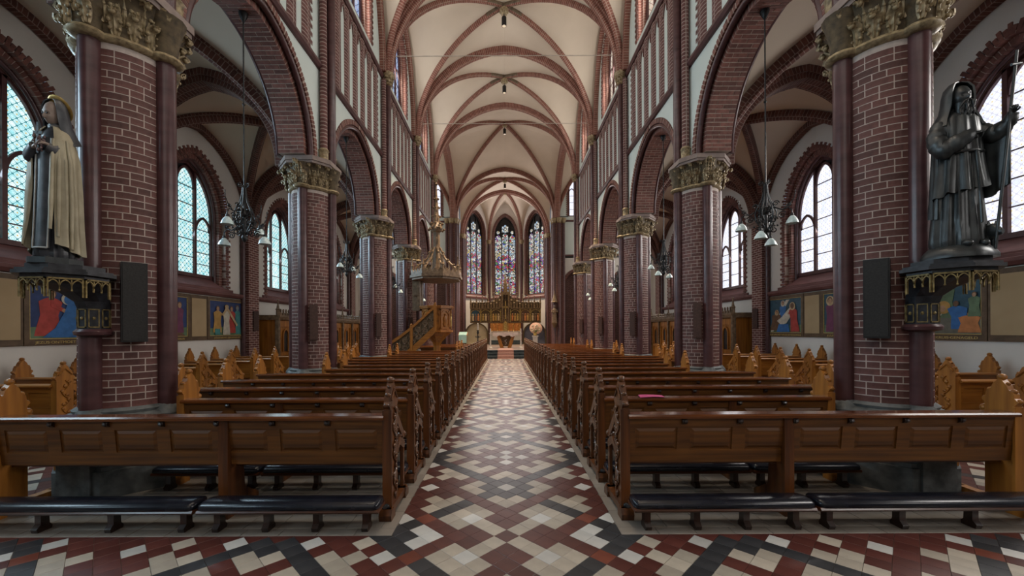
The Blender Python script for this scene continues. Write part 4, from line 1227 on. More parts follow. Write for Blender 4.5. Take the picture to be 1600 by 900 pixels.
# --- nun
st = empty('statue', (-SPOT[-1][0], SPOT[-1][1] - .1, SPOT[-1][2]), .12, None, (.68, .68, 1.02))
tag(st, 'painted statue of a nun in dark habit and cream mantle on the left column bracket', 'statue', 'statues on the foreground columns')
mb = MB()
mb.loft([fold_ring(z, rx, ry, am, 11, .6 * z, n=64) for z, rx, ry, am in interp([(.02, .19, .165, .11), (.06, .2, .175, .11), (.35, .175, .15, .1), (.7, .16, .135, .05), (.86, .15, .125, .03), (1.0, .175, .13, .015), (1.09, .165, .115, .01), (1.14, .11, .085, 0), (1.17, .06, .058, 0), (1.23, .052, .052, 0)], 30)])
mb.tube([(-.16, .0, 1.07), (-.2, -.05, .96), (-.175, -.13, .9), (-.08, -.175, .965)], [.06, .065, .062, .05], 10)   # sleeves
mb.tube([(.12, .0, 1.07), (.13, -.07, .98), (.105, -.13, .94), (.06, -.17, .97)], [.055, .055, .05, .042], 10)
for sg in (-1, 1):
    mb.loft([[(sg * .07 + .03 * cos(t * pi / 4) * q, -.16 - y, .015 + .022 * sin(t * pi / 4) * q) for t in range(8)] for y, q in ((-.06, 1), (0, 1.1), (.04, .9), (.06, .4))])
mb.build('habit', 'habit', st, 50)
mb = MB()
mb.loft([[(x, -.135 - .03 * (1 - abs(x) / .1) - dy, z) for x in (-.085, -.05, 0, .05, .085)] + [(x, -.115 - dy, z) for x in (.085, 0, -.085)] for z, dy in ((.1, .055), (.4, .03), (.7, .012), (.9, .005), (1.06, -.01))])
mb.build('scapular', 'veil', st, 40)
mb = MB()
for x in (-.083, .083): mb.tube([(x, -.152 - dy, z) for z, dy in ((.1, .05), (.4, .025), (.7, .008), (.9, .0), (1.05, -.012))], .0085, 6)
mb.tube([(-.083, -.203, .1), (0, -.226, .1), (.083, -.203, .1)], .008, 6); mb.build('scapular_edge', 'trim', st, 50)
mb = MB(); rings = []
for z, rx, ry, am, lo in interp([(1.175, .095, .09, .0, 0), (1.13, .16, .125, .01, 0), (1.06, .205, .155, .02, 0), (.9, .235, .2, .07, 0), (.6, .245, .21, .13, .0), (.3, .255, .225, .13, .03), (.06, .27, .245, .14, .07)], 22):
    a0, a1 = -1.05 + .12 * (1.17 - z), pi + 1.0 - .25 * (1.17 - z)
    out = fold_ring(z, rx, ry, am, 10, 1 + .5 * z, n=52, a0=a0, a1=a1, full=False, tw=0)
    inn = fold_ring(z, rx - .014, ry - .014, am, 10, 1 + .5 * z, n=52, a0=a0, a1=a1, full=False)
    drop = lambda p: (p[0], p[1], p[2] + lo * max(0, -p[1]) * 6)
    rings.append([drop(p) for p in out] + [drop(p) for p in inn[::-1]])
mb.loft(rings)
for dx_, z_ in ((0, .26), (.05, .2), (.1, .14), (.135, .1)):
    mb.tube([(.10 + dx_ * .7, -.13 + dx_ * .5, 1.05), (.12 + dx_ * .9, -.17 + dx_ * .75, .85), (.12 + dx_, -.19 + dx_ * .9, .5), (.13 + dx_, -.215 + dx_ * 1.0, z_)], [.012, .022, .026, .016], 8)
mb.build('mantle', 'cream', st, 55)
HT = Matrix.Translation((0, -.015, 1.295)) @ Matrix.Rotation(.30, 4, 'X') @ Matrix.Rotation(-.2, 4, 'Z') @ Matrix.Diagonal((1.28, 1.28, 1.14, 1))
mb = MB(); head_mesh(mb, (0, 0, 0), .082, HT); mb.build('face', 'skinst', st, 70)
mb = MB(); rings = []
for z, r_, ry, a_ in ((.118, .03, .035, 1.2), (.105, .066, .075, 1.2), (.07, .090, .100, 1.15), (.02, .098, .110, 1.1), (-.04, .098, .112, 1.1), (-.10, .108, .115, 1.1), (-.17, .14, .13, 1.1), (-.23, .175, .145, 1.1)):
    a0, a1 = -pi / 2 + a_, 3 * pi / 2 - a_
    o_ = fold_ring(z, r_, ry, .0, n=24, a0=a0, a1=a1, full=False, cy=.012); i_ = fold_ring(z - .004, r_ - .012, ry - .012, 0, n=24, a0=a0, a1=a1, full=False, cy=.012)
    rings.append(o_ + i_[::-1])
mb.loft(rings, T=HT); mb.build('veil', 'veil', st, 60)
mb = MB(); rings = []
for z, r_ in ((-.075, .06), (-.10, .062), (-.125, .085), (-.15, .11)):
    rings.append(fold_ring(z, r_, r_ * .95, .03, 9, n=24))
mb.loft(rings, T=HT); mb.build('wimple', 'wimple', st, 60)
for sg in (-1, 1):
    mb = MB(); mb.ball((sg * .0235, -.0745, .012), .0085, 8, 6, T=HT, sc=(1.3, .8, .7)); mb.build('eye', 'veil', st, 60)
mb = MB(); TT = Matrix.Translation((.02, .055, 1.375)) @ Matrix.Rotation(-.75, 4, 'X')
mb.lathe([(.005, .012), (.06, .02), (.118, .012), (.13, .0), (.118, -.012), (.06, -.004), (.005, -.004)], 28, T=TT); mb.build('halo', 'gold', st, 60)
mb = MB()
hand(mb, orient((.075, -.185, .985), (-.9, -.35, .25)), .7); mb.build('hand', 'skinst', st, 60)
mb = MB(); hand(mb, orient((-.08, -.185, .95), (.9, -.3, .3)), .7); mb.build('hand', 'skinst', st, 60)
mb = MB(); random.seed(3)
for q in range(40): mb.ball((random.uniform(-.075, .06), -.20 + random.uniform(-.03, .02), 1.0 + random.uniform(-.075, .06)), random.uniform(.010, .017), 7, 5)
mb.build('roses', 'rose', st, 50)
mb = MB(); mb.box(-.012, .012, -.225, -.21, .9, 1.16); mb.box(-.05, .05, -.225, -.21, 1.06, 1.085); mb.build('crucifix', 'bronze', st)
mb = MB(); mb.prism(oct_(.27), -.03, .02); mb.build('plinth', 'bronze', st)
# --- bearded hermit with staff and pig
st = empty('statue', (SPOT[1][0], SPOT[1][1] - .07, SPOT[1][2]), -.1, None, (.79, .79, 1.03))
tag(st, 'dark bronze statue of a bearded hooded hermit with staff and pig on the right column', 'statue', 'statues on the foreground columns')
mb = MB()
mb.loft([fold_ring(z, rx, ry, am, 12, .8 * z + 1, cx=cx, n=72) for z, rx, ry, am, cx in interp([(.07, .225, .185, .13, 0), (.12, .235, .195, .13, 0), (.4, .205, .175, .12, 0), (.7, .18, .16, .09, 0), (.88, .172, .15, .03, 0), (.98, .185, .15, .02, 0), (1.1, .21, .14, .012, 0), (1.18, .175, .115, .008, 0), (1.22, .09, .085, 0, 0), (1.28, .06, .06, 0, 0)], 34)])
def sleeve(pts, rs):
    P = resample(pts, .018); n = len(P); R = []
    for k in range(n):
        t = (len(rs) - 1) * k / (n - 1); j = min(int(t), len(rs) - 2); R.append((rs[j] + (rs[j + 1] - rs[j]) * (t - j)) * (1 + .07 * sin(k * 1.25) + .04 * sin(k * 2.9)))
    mb.tube([tuple(p) for p in P], R, 16)
sleeve([(-.17, .01, 1.14), (-.235, -.02, 1.0), (-.22, -.09, .9), (-.12, -.175, .955), (-.03, -.2, 1.0)], [.07, .082, .085, .072, .05])
# left arm reaching out to the staff
sleeve([(.17, .0, 1.13), (.24, -.07, 1.03), (.27, -.16, 1.0), (.285, -.25, 1.07), (.285, -.285, 1.13)], [.07, .078, .075, .06, .045])
mb.build('robe', 'bronze', st, 55)
mb = MB(); rings = []
# scapular overfold with wavy hem across the front
for z0, sc in ((1.235, .48), (1.205, .78), (1.17, .97), (1.05, 1.06), (.9, 1.1), (.75, 1.2), (.6, 1.32)):
    row = []; row2 = []
    for k in range(40):
        a = pi * .98 + (1.42 * pi) * k / 39 * .9
        f = sc * (1 + (.035 + .2 * max(0, 1.17 - z0)) * sin(k * 1.1))
        zz = z0 - (.34 * max(0, (k / 39 - .12)) * (1 - k / 39) * 1.6 - .12 + .30 * (1 - k / 39) ** 2) * (1.16 - z0) * 1.2 + .02 * sin(k * 1.3) * (1.16 - z0)
        row.append((.178 * f * cos(a), .155 * f * sin(a), zz)); row2.append((.166 * f * cos(a), .143 * f * sin(a), zz))
    rings.append(row + row2[::-1])
mb.loft(rings[::-1])
mb.build('overfold', 'bronze', st, 55)
mb = MB(); rings = []
# cloak: round the back, and hanging from the raised left arm
for z, q in ((1.17, 0), (1.1, .1), (.95, .3), (.75, .55), (.55, .8), (.42, 1)):
    row = []
    for k in range(30):
        u = k / 29
        a = .1 * pi + u * .95 * pi
        x, y = (.215 + .02 * q) * cos(a) * (1 + .06 * sin(k * 1.4) * q), (.16 + .06 * q) * sin(a) * (1 + .06 * sin(k * 1.4) * q)
        row.append((x, y, z - .1 * q * u))
    rings.append(row + [(x * .93, y * .93, z_) for x, y, z_ in row[::-1]])
mb.loft(rings[::-1])
rings = []
for z, q in ((1.06, 0), (.95, .25), (.8, .5), (.66, .75), (.56, 1)):
    row = [(.2 + .10 * u + .012 * sin(u * 14) * q, .06 - .30 * u + .02 * sin(u * 9) * q, z + .05 * u - .10 * q * (1 - abs(u - .45))) for u in [k / 17 for k in range(18)]]
    rings.append(row + [(x - .018, y - .012, z_) for x, y, z_ in row[::-1]])
mb.loft(rings[::-1]); mb.build('cloak', 'bronze', st, 55)
HT = Matrix.Translation((0, -.03, 1.365)) @ Matrix.Rotation(.10, 4, 'X') @ Matrix.Rotation(-.05, 4, 'Z') @ Matrix.Diagonal((1.18, 1.18, 1.04, 1))
mb = MB(); head_mesh(mb, (0, 0, 0), .088, HT); mb.build('head', 'bronze', st, 70)
mb = MB(); random.seed(5)
for q in range(46):
    x = random.uniform(-1, 1); z = random.uniform(-.05, -.24); w = .062 * (1 - (abs(z) - .05) * 2.1)
    p = Vector((x * max(.015, w), -.065 - .03 * random.random() - .02 * (1 - x * x), z + .01)); pts = [p]
    for t in range(3): p = p + Vector((random.uniform(-.008, .008), random.uniform(-.006, .004), -.02)); pts.append(p)
    mb.tube(pts, [.012, .012, .009, .004], 6, T=HT)
for sg in (-1, 1):
    mb.tube([(sg * .006, -.098, -.035), (sg * .03, -.094, -.05), (sg * .05, -.075, -.09)], [.009, .011, .006], 6, T=HT)
mb.loft([[(.055 * q * cos(t * pi / 5), -.045 + .045 * q * sin(t * pi / 5), z) for t in range(10)] for z, q in ((-.05, 1.15), (-.11, 1.1), (-.18, .8), (-.25, .25))], T=HT)
mb.build('beard', 'bronze', st, 60)
mb = MB(); rings = []
for z, r_, ry, a_ in ((.14, .02, .03, 1.2), (.125, .066, .078, 1.15), (.085, .098, .112, 1.1), (.02, .11, .125, 1.1), (-.05, .112, .128, 1.1), (-.11, .125, .13, 1.1), (-.17, .165, .14, 1.0), (-.23, .20, .15, .9)):
    a0, a1 = -pi / 2 + a_, 3 * pi / 2 - a_
    rings.append(fold_ring(z, r_, ry, .015, 8, n=26, a0=a0, a1=a1, full=False, cy=.012) + fold_ring(z - .004, r_ - .014, ry - .014, .015, 8, n=26, a0=a0, a1=a1, full=False, cy=.012)[::-1])
mb.loft(rings, T=HT); mb.build('hood', 'bronze', st, 60)
mb = MB(); hand(mb, orient((-.02, -.2, 1.0), (.95, -.15, .1)), .9); mb.build('hand', 'bronze', st, 60)
mb = MB(); hand(mb, orient((.285, -.27, 1.13), (-.3, -.55, .6)), 1.1); mb.build('hand', 'bronze', st, 60)
mb = MB(); mb.tube([(.17, -.22, .03), (.235, -.275, .9), (.29, -.315, 1.62)], [.014, .013, .012], 8); mb.tube([(.225, -.325, 1.5), (.345, -.30, 1.52)], .012, 8); mb.build('staff', 'bronze', st, 50)
mb = MB(); mb.tube([(-.18, -.1, .88), (-.1, -.165, .87), (0, -.18, .87), (.1, -.165, .87), (.18, -.1, .88)], .014, 7); mb.tube([(.02, -.19, .87), (.03, -.21, .6), (.03, -.235, .25)], [.012, .011, .014], 7); mb.build('cord_belt', 'bronze', st, 50)
mb = MB()
rings = [[(.2 + dx + .0 * k, -.06 - y + .0, .17 + dz + 0) for k in range(1)] for y, dx, dz in ((0, 0, 0),)]
secs = [(-.02, .03, .19), (.02, .07, .18), (.1, .085, .175), (.18, .08, .18), (.23, .06, .19), (.27, .045, .185), (.31, .028, .17), (.325, .02, .168)]
mb.loft([[(.20 + r_ * .8 * cos(t * pi / 6), .06 - y, z + r_ * sin(t * pi / 6)) for t in range(12)] for y, r_, z in secs])
for x in (.165, .235):
    for y in (.03, -.13): mb.tube([(x, y, .15), (x, y, .1), (x, y - .008, .06)], [.03, .02, .018], 7)
    mb.prism([(x - .02, .235), (x + .02, .235), (x, .275)], -.165, -.155, 'y')
mb.tube([(.2, .08, .2), (.2, .1, .22), (.21, .1, .235), (.2, .095, .215)], .007, 5)
mb.build('pig', 'bronze', st, 55)
mb = MB(); mb.loft([fold_ring(z, rx, ry, .03, 7, n=36) for z, rx, ry in ((-.03, .31, .3), (.0, .31, .3), (.04, .28, .27), (.075, .24, .22))])
for sg in (-1, 1): mb.loft([[(sg * .08 + .038 * q * cos(t * pi / 4), -.19 - y, .085 + .03 * q * sin(t * pi / 4)) for t in range(8)] for y, q in ((-.06, 1), (0, 1.1), (.04, .9), (.06, .4))])
mb.build('ground', 'bronze', st, 50)
# --- brackets
M['bracket_gilt'] = pbr('bracket_gilding', (.12, .085, .03), (.36, .27, .11), (25, 25, 25), .45, metal=.3)
M['bracket_dark'] = pbr('bracket_dark', (.012, .013, .016), (.04, .042, .05), (12, 12, 12), .4)
for s in (-1, 1):
    SX, SY, _z = SPOT[s]; r = empty('statue_bracket', (s * SX, SY, SPOT[s][2] - .68), 0, None, (.75, .75, 1))
    tag(r, f'dark polygonal bracket with gilded gothic arcading carrying the {"nun" if s < 0 else "hermit"} statue', 'bracket', 'statue brackets on the columns')
    zz = 1.68
    mb = MB(); mb.prism(oct_(.47), 2.235 - zz, 2.265 - zz); mb.prism(oct_(.44), 2.265 - zz, 2.285 - zz); mb.prism(oct_(.36), 2.285 - zz, 2.328 - zz)
    mb.prism(oct_(.40), 2.20 - zz, 2.235 - zz); mb.build('slab', 'bracket_dark', r)
    mb = MB()
    rings = []
    for z, rr, cy in ((.28, .17, .32), (.34, .18, .3), (.42, .24, .2), (.48, .33, .06), (.53, .385, 0)):
        rings.append([(rr * cos(pi / 8 + q * pi / 4), cy + rr * sin(pi / 8 + q * pi / 4), z) for q in range(8)])
    mb.loft(rings); mb.build('corbel', 'bracket_dark', r)
    mb = MB()
    mb.prism([(x, y + .32) for x, y in oct_(.165)], .07, .29); mb.build('drum', 'bracket_dark', r)
    mb = MB(); mb.lathe([(.10, .0), (.19, .02), (.2, .05), (.17, .075)], 20, (0, .32, 0)); mb.build('moulding', 'shaft', r, 40)
    for q in range(8):
        a = q * pi / 4; ap = .40 * cos(pi / 8); hw = .40 * sin(pi / 8) * .96
        if sin(a) > .9: continue
        T = Matrix.Translation((ap * cos(a), ap * sin(a), 0)) @ Matrix.Rotation(a + pi / 2, 4, 'Z')
        mb = MB(); z0, z1 = .355, .525
        mb.box(-hw, -hw + .014, -.012, .008, z0, z1, T); mb.box(hw - .014, hw, -.012, .008, z0, z1, T); mb.box(-hw, hw, -.012, .008, z1 - .014, z1, T)
        na = 3
        for k in range(na):
            c = -hw + (2 * hw) * (k + .5) / na; w_ = hw / na
            P = [(c + x, 0, z) for x, z in arcpts(w_ - .004, z1 - .085, .06, .3, 5)]
            mb.sweep(P, [(-.01, 0), (.006, 0), (.006, .01), (-.01, .01)], (0, 1, 0), (c, 0, z1 - .12), T=T)
            if k: mb.box(c - w_ - .005, c - w_ + .005, -.01, .006, z1 - .1, z1 - .02, T); mb.ball((c - w_, 0, z1 - .11), .011, 6, 4, T=T)
        mb.build('arcade_panel', 'bracket_gilt', r)
        ap2 = .165 * cos(pi / 8); h2 = .165 * sin(pi / 8) * .8
        T = Matrix.Translation((ap2 * cos(a), .32 + ap2 * sin(a), 0)) @ Matrix.Rotation(a + pi / 2, 4, 'Z')
        mb = MB()
        for (x0, x1, y0, y1) in ((-h2, -h2 + .01, .09, .27), (h2 - .01, h2, .09, .27), (-h2, h2, .26, .27), (-h2, h2, .09, .10)): mb.box(x0, x1, -.008, .004, y0, y1, T)
        mb.ball((0, -.002, .18), .018, 6, 4, T=T); mb.build('drum_panel', 'bracket_gilt', r)
# ------------------------------------------------------------------ loudspeakers on the columns
M['spk'] = pbr('speaker_cloth', (.012, .012, .012), (.024, .023, .022), (60, 60, 60), .55)
M['spk_brown'] = pbr('brown_speaker', (.05, .024, .018), (.085, .042, .032), (30, 30, 30), .5)
for s in (-1, 1):
    for i in range(1, 6):
        big = i == 1
        a = R_(42 if big else 62)
        dx, dy = -s * cos(a), -sin(a)
        w_, h_, d_ = (.2, .80, .09) if big else (.15, .72, .1)
        r = empty('loudspeaker', (s * CX + dx * (.395 + d_ / 2 + .01), COLY[i] + dy * (.395 + d_ / 2 + .01), 1.5 if big else 1.42), math.atan2(dy, dx) + pi / 2)
        tag(r, f'{"flat black" if big else "slim brown"} column loudspeaker on the {ORD[i - 1]} column of the {SIDE[s]} arcade', 'speaker', 'column loudspeakers')
        m_ = 'spk' if big else 'spk_brown'
        mb = MB(); mb.box(-w_ / 2, w_ / 2, -d_ / 2, d_ / 2, 0, h_); mb.build('cabinet', 'black' if big else 'spk_brown', r)
        mb = MB(); mb.box(-w_ / 2 + .012, w_ / 2 - .012, -d_ / 2 - .008, -d_ / 2, .015, h_ - .015); mb.build('grille', m_, r)
        mb = MB(); mb.box(-.03, .03, d_ / 2, d_ / 2 + .03, .1, .16); mb.box(-.03, .03, d_ / 2, d_ / 2 + .03, h_ - .16, h_ - .1); mb.build('wall_mount', 'black', r)
# wall loudspeakers on the aisle pilasters
for s in (-1, 1):
    r = empty('loudspeaker', (s * (AX - .26), COLY[3], 1.62), s * R_(-35))
    tag(r, f'slim brown loudspeaker on the {SIDE[s]} aisle wall pilaster beside the painted frieze', 'speaker', 'column loudspeakers')
    mb = MB(); mb.box(-.07, .07, -.05, .05, 0, .62); mb.build('cabinet', 'spk_brown', r)
    mb = MB(); mb.box(-.06, .06, -.058, -.05, .01, .61); mb.build('grille', 'spk_brown', r)
# ------------------------------------------------------------------ pendant lamps in the arcade arches
M['shade'] = pbr('milk_glass_shade', (.45, .60, .62), (.72, .85, .86), (14, 14, 14), .15, bump=.2, spec=.6)
def spiral(mb, c, r, ang0, turns, dirv, rad=.009, grow=.85, T=None):
    """scroll in the vertical plane of dirv"""
    d = Vector(dirv).normalized(); pts = []
    n = int(10 * turns)
    for k in range(n + 1):
        t = k / n; rr = r * (1 - grow * t); a = ang0 + 2 * pi * turns * t
        p = Vector(c) + d * rr * cos(a) + Vector((0, 0, rr * sin(a))); pts.append(tuple(p))
    mb.tube(pts, rad, 5, T=T)
def lamp_meshes():
    mb = MB(); mb.tube([(0, 0, .95), (0, 0, 3.75)], .011, 7); mb.ball((0, 0, 2.3), .025, 7, 4); mb.lathe([(.012, 3.62), (.03, 3.65), (.07, 3.74), (.07, 3.77)], 10); rod = mb.mesh('rod', 'iron', 50)
    mb = MB()
    mb.tube([(0, 0, .12), (0, 0, .3), (0, 0, .6), (0, 0, .96)], [.018, .028, .022, .014], 8)
    mb.lathe([(.005, .08), (.03, .11), (.045, .15), (.03, .19), (.015, .22)], 10)
    mb.lathe([(.02, .48), (.05, .51), (.055, .55), (.03, .6)], 10)
    for k in range(6):
        a = k * pi / 3 + .2; d = (cos(a), sin(a), 0)
        mb.tube([(d[0] * r_, d[1] * r_, z) for r_, z in ((.02, .97), (.03, .85), (.06, .72), (.11, .62), (.15, .5), (.13, .38), (.07, .28), (.02, .2))], .011, 5)
        spiral(mb, (d[0] * .1, d[1] * .1, .40), .065, 0, 1.6, d); spiral(mb, (d[0] * .11, d[1] * .11, .24), .06, 1.2, 1.5, d)
        spiral(mb, (d[0] * .07, d[1] * .07, .56), .05, 2.2, 1.5, d)
        if k % 2 == 0: spiral(mb, (d[0] * .06, d[1] * .06, 1.0), .045, pi, 1.5, d)
        for q in range(4): mb.ball((d[0] * (.16 - .03 * q), d[1] * (.16 - .03 * q), .3 + .1 * q), .018, 6, 4)
    body = mb.mesh('iron_body', 'iron', 50)
    mb = MB()
    mb.tube([(.03, 0, .42), (.12, 0, .44), (.22, 0, .38), (.30, 0, .40), (.345, 0, .36), (.35, 0, .30)], [.012, .011, .01, .01, .009, .009], 6)
    mb.tube([(.24, 0, .39), (.33, 0, .46), (.38, 0, .54), (.39, 0, .62)], [.008, .007, .006, .003], 5)
    for z in (.6, .64): mb.ball((.39, 0, z), .014, 5, 4, sc=(.6, .6, 1.6))
    spiral(mb, (.22, 0, .30), .06, .5, 1.6, (1, 0, 0)); spiral(mb, (.31, 0, .45), .035, 3, 1.4, (1, 0, 0)); spiral(mb, (.14, 0, .50), .045, 0, 1.5, (1, 0, 0))
    mb.lathe([(.018, .30), (.024, .28), (.018, .245)], 8, (.35, 0, 0)); arm = mb.mesh('arm', 'iron', 50)
    mb = MB(); mb.lathe([(.018, .262), (.03, .255), (.055, .225), (.078, .185), (.088, .15), (.09, .142), (.084, .142), (.072, .185), (.05, .22), (.02, .25)], 18, (.35, 0, 0), cap=False); sh = mb.mesh('shade', 'shade', 50)
    mb = MB(); mb.ball((.35, 0, .185), .026, 8, 6, sc=(1, 1, 1.3)); bulb = mb.mesh('bulb', 'bulb', 50)
    return rod, body, arm, sh, bulb
M['bulb'] = plain('lamp_bulb', (.9, .9, .85), .2)
ROD, BODY, ARM, SHADE, BULB = lamp_meshes()
for s in (-1, 1):
    for n_, b in enumerate((1, 2, 3, 4)):
        r = empty('pendant_lamp', (s * 4.19, bayc(b), 2.95), .45 * s)
        tag(r, f'wrought iron pendant lamp with bell glass shades, {ORD[n_]} from the viewer in the {SIDE[s]} arcade', 'lamp', 'pendant lamps in the arcade arches')
        put('rod', ROD, r); put('iron_body', BODY, r)
        for k in range(4):
            e = put('arm', ARM, r, (0, 0, .14 if k % 2 else -.1), k * pi / 2 + .35)
            put('shade', SHADE, e); put('bulb', BULB, e)
# ------------------------------------------------------------------ painted frieze on the aisle walls
M['frame'] = pbr('brown_frame', (.07, .045, .025), (.13, .085, .05), (8, 8, 8), .45)
M['tan'] = pbr('tan_panel', (.36, .26, .14), (.44, .33, .19), (1.5, 1.5, 1.5), .6)
M['pgold'] = pbr('painted_gold', (.45, .33, .1), (.6, .46, .18), (20, 20, 20), .5)
def paintmat(nm, c): M['p_' + nm] = pbr('paint_' + nm, tuple(x * .78 for x in c), tuple(min(1, x * 1.15) for x in c), (9, 9, 9), .55, bump=.05)
for nm, c in dict(red=(.42, .06, .05), blue=(.04, .16, .42), white=(.55, .53, .45), ochre=(.45, .27, .08), teal=(.06, .24, .24), skin=(.42, .26, .16), brown=(.15, .085, .05),
                  green=(.12, .19, .11), purple=(.16, .045, .10), tanp=(.5, .38, .22), grey=(.22, .25, .27), orange=(.5, .2, .07), rock=(.16, .16, .13), night=(.025, .05, .15), dusk=(.035, .09, .13)).items(): paintmat(nm, c)
def figure(mb, mi, u, v0, h, w, col, head='skin', halo=None, lean=0, arm=None):
    """standing robed figure, in canvas metres"""
    mb.cm = mi(col)
    pts = []
    prof = ((0, 1.0), (.12, .95), (.45, .72), (.62, .85), (.74, .95), (.80, .55), (.83, .25))
    pts = [(u - w / 2 * q + lean * t, v0 + h * t) for t, q in prof] + [(u + w / 2 * q + lean * t, v0 + h * t) for t, q in prof[::-1]]
    z = mb.z; mb.prism(pts, z, z - .003, 'y'); mb.z -= .0016
    # darker fold
    hx, hz = u + lean * .91, v0 + h * .90; r_ = h * .085
    if halo:
        mb.cm = mi(halo); mb.prism([(hx + r_ * 1.7 * cos(t * pi / 8), hz + r_ * 1.7 * sin(t * pi / 8)) for t in range(16)], mb.z, mb.z - .003, 'y'); mb.z -= .0016
    mb.cm = mi('brown'); mb.prism([(hx + r_ * 1.08 * cos(t * pi / 6), hz + .02 * h + r_ * 1.15 * sin(t * pi / 6)) for t in range(12)], mb.z, mb.z - .003, 'y'); mb.z -= .0016
    mb.cm = mi(head); mb.prism([(hx + r_ * .8 * cos(t * pi / 6), hz - .01 * h + r_ * sin(t * pi / 6)) for t in range(12)], mb.z, mb.z - .003, 'y'); mb.z -= .0016
    if arm:
        mb.cm = mi(col); (ax_, az_) = arm; sx, sz = u + lean * .7, v0 + h * .70; q = w * .13
        mb.prism([(sx, sz + q), (sx, sz - q), (ax_, az_ - q * .7), (ax_, az_ + q * .7)], mb.z, mb.z - .003, 'y'); mb.z -= .0016
        mb.cm = mi('skin'); mb.prism([(ax_ + q * .7 * cos(t * pi / 4), az_ + q * .7 * sin(t * pi / 4)) for t in range(8)], mb.z, mb.z - .003, 'y'); mb.z -= .0016
def poly(mb, mi, col, pts): mb.cm = mi(col); mb.prism(pts, mb.z, mb.z - .003, 'y'); mb.z -= .0016
def painting(s, b, side, bg, items, caption, label):
    PW, PH = 1.40, .98
    xc = side * 1.08
    T = Matrix.Translation((s * AX, bayc(b), 0)) @ Matrix.Rotation(-s * pi / 2, 4, 'Z') @ Matrix.Translation((xc, 0, 0))
    r = empty('painting', T.translation + Vector((0, 0, 1.38)), -s * pi / 2)
    tag(r, label, 'painting', 'painted scenes on the aisle walls')
    mb = MB(); y0, y1 = -.055, -.005
    for (x0, x1, z0, z1) in ((-.78, -.70, 0, 1.19), (.70, .78, 0, 1.19), (-.70, .70, 1.10, 1.19), (-.70, .70, 0, .105)): mb.box(x0, x1, y0, y1, z0, z1)
    mb.build('frame', 'frame', r)
    mb = MB()
    for (x0, x1, z0, z1) in ((-.70, -.688, .105, 1.10), (.688, .70, .105, 1.10), (-.688, .688, 1.088, 1.10), (-.688, .688, .105, .117)): mb.box(x0, x1, y0 + .005, y1 - .01, z0, z1)
    mb.build('inner_moulding', 'pgold', r)
    mb = MB(); mb.box(-.69, .69, -.03, -.01, .11, 1.095); mb.build('canvas', 'p_' + bg, r)
    cols = []
    def mi(c):
        if c not in cols: cols.append(c)
        return cols.index(c)
    mb = MB(); mb.z = -.0302
    poly(mb, mi, 'green', [(-.69, .115), (.69, .115), (.69, .34), (.3, .30), (-.1, .36), (-.69, .31)])
    for it in items:
        if it[0] == 'fig': figure(mb, mi, *it[1:])
        else: poly(mb, mi, it[1], it[2])
    mb.build('painted_figures', ['p_' + c for c in cols], r)
    cu = bpy.data.curves.new('caption', 'FONT'); cu.body = caption; cu.size = .085; cu.extrude = .002; cu.align_x = 'CENTER'
    to = bpy.data.objects.new('tmp', cu); C.objects.link(to)
    bpy.context.view_layer.update()
    me = bpy.data.meshes.new_from_object(to); bpy.data.objects.remove(to)
    me.materials.clear(); me.materials.append(M['pgold'])
    w_ = max(v.co.x for v in me.vertices) - min(v.co.x for v in me.vertices); k = min(1, 1.36 / w_)
    me.transform(Matrix.Translation((0, -.058, .025)) @ Matrix.Rotation(pi / 2, 4, 'X') @ Matrix.Diagonal((k, .75, 1, 1)))
    put('caption', me, r)
    return r
painting(-1, 1, 1, 'night', [('fig', -.42, .16, .82, .40, 'red', 'skin', None, .08, (-.15, .62)), ('poly', 'blue', [(-.5, .13), (.12, .13), (.15, .45), (.2, .62), (.1, .80), (-.08, .80), (-.14, .6), (-.3, .3)]),
         ('poly', 'white', [(-.1 + .1 * cos(t * pi / 8), .83 + .1 * sin(t * pi / 8)) for t in range(16)]), ('poly', 'blue', [(-.07 + .085 * cos(t * pi / 8), .82 + .09 * sin(t * pi / 8)) for t in range(16)]),
         ('poly', 'tanp', [(.08, .58), (.34, .55), (.42, .72), (.30, .88), (.14, .84)]), ('fig', .48, .13, .72, .3, 'white', 'skin', 'pgold' if False else 'tanp', -.05)],
         'JEZUS·ONTMOET·ZIJNE·MOEDER', 'wall painting of a red-robed figure and a kneeling figure in blue, left aisle')
painting(-1, 2, -1, 'night', [('fig', -.1, .25, .76, .3, 'grey'), ('fig', .18, .16, .82, .34, 'tanp', 'skin', 'grey'), ('poly', 'brown', [(-.2, .12), (.62, .12), (.2, .45), (-.1, .4)]), ('fig', -.42, .14, .5, .4, 'ochre'), ('fig', .44, .2, .76, .26, 'purple')],
         'JEZUS·VALT·ONDER·HET·KRUIS', 'wall painting of two grey and tan robed figures, left aisle, partly behind the column')
painting(-1, 2, 1, 'night', [('fig', .5, .15, .86, .26, 'teal', 'grey', None, -.04), ('fig', .2, .18, .78, .36, 'red', 'skin', None, .0, (.08, .6)), ('fig', -.4, .2, .74, .34, 'ochre', 'skin', None, .02, (-.2, .72)),
         ('poly', 'teal', [(-.5, .13), (-.3, .13), (-.3, .3), (-.5, .3)]), ('fig', -.04, .13, .86, .3, 'white'), ('poly', 'tanp', [(-.12, .96), (-.05, 1.0), (.44, .42), (.38, .38)]), ('poly', 'tanp', [(-.24, .70), (-.18, .66), (.05, .94), (0, 1.0)])],
         'JEZUS·NEEMT·ZIJN·KRUIS·OP', 'wall painting of a white-robed figure bearing a wooden cross, left aisle')
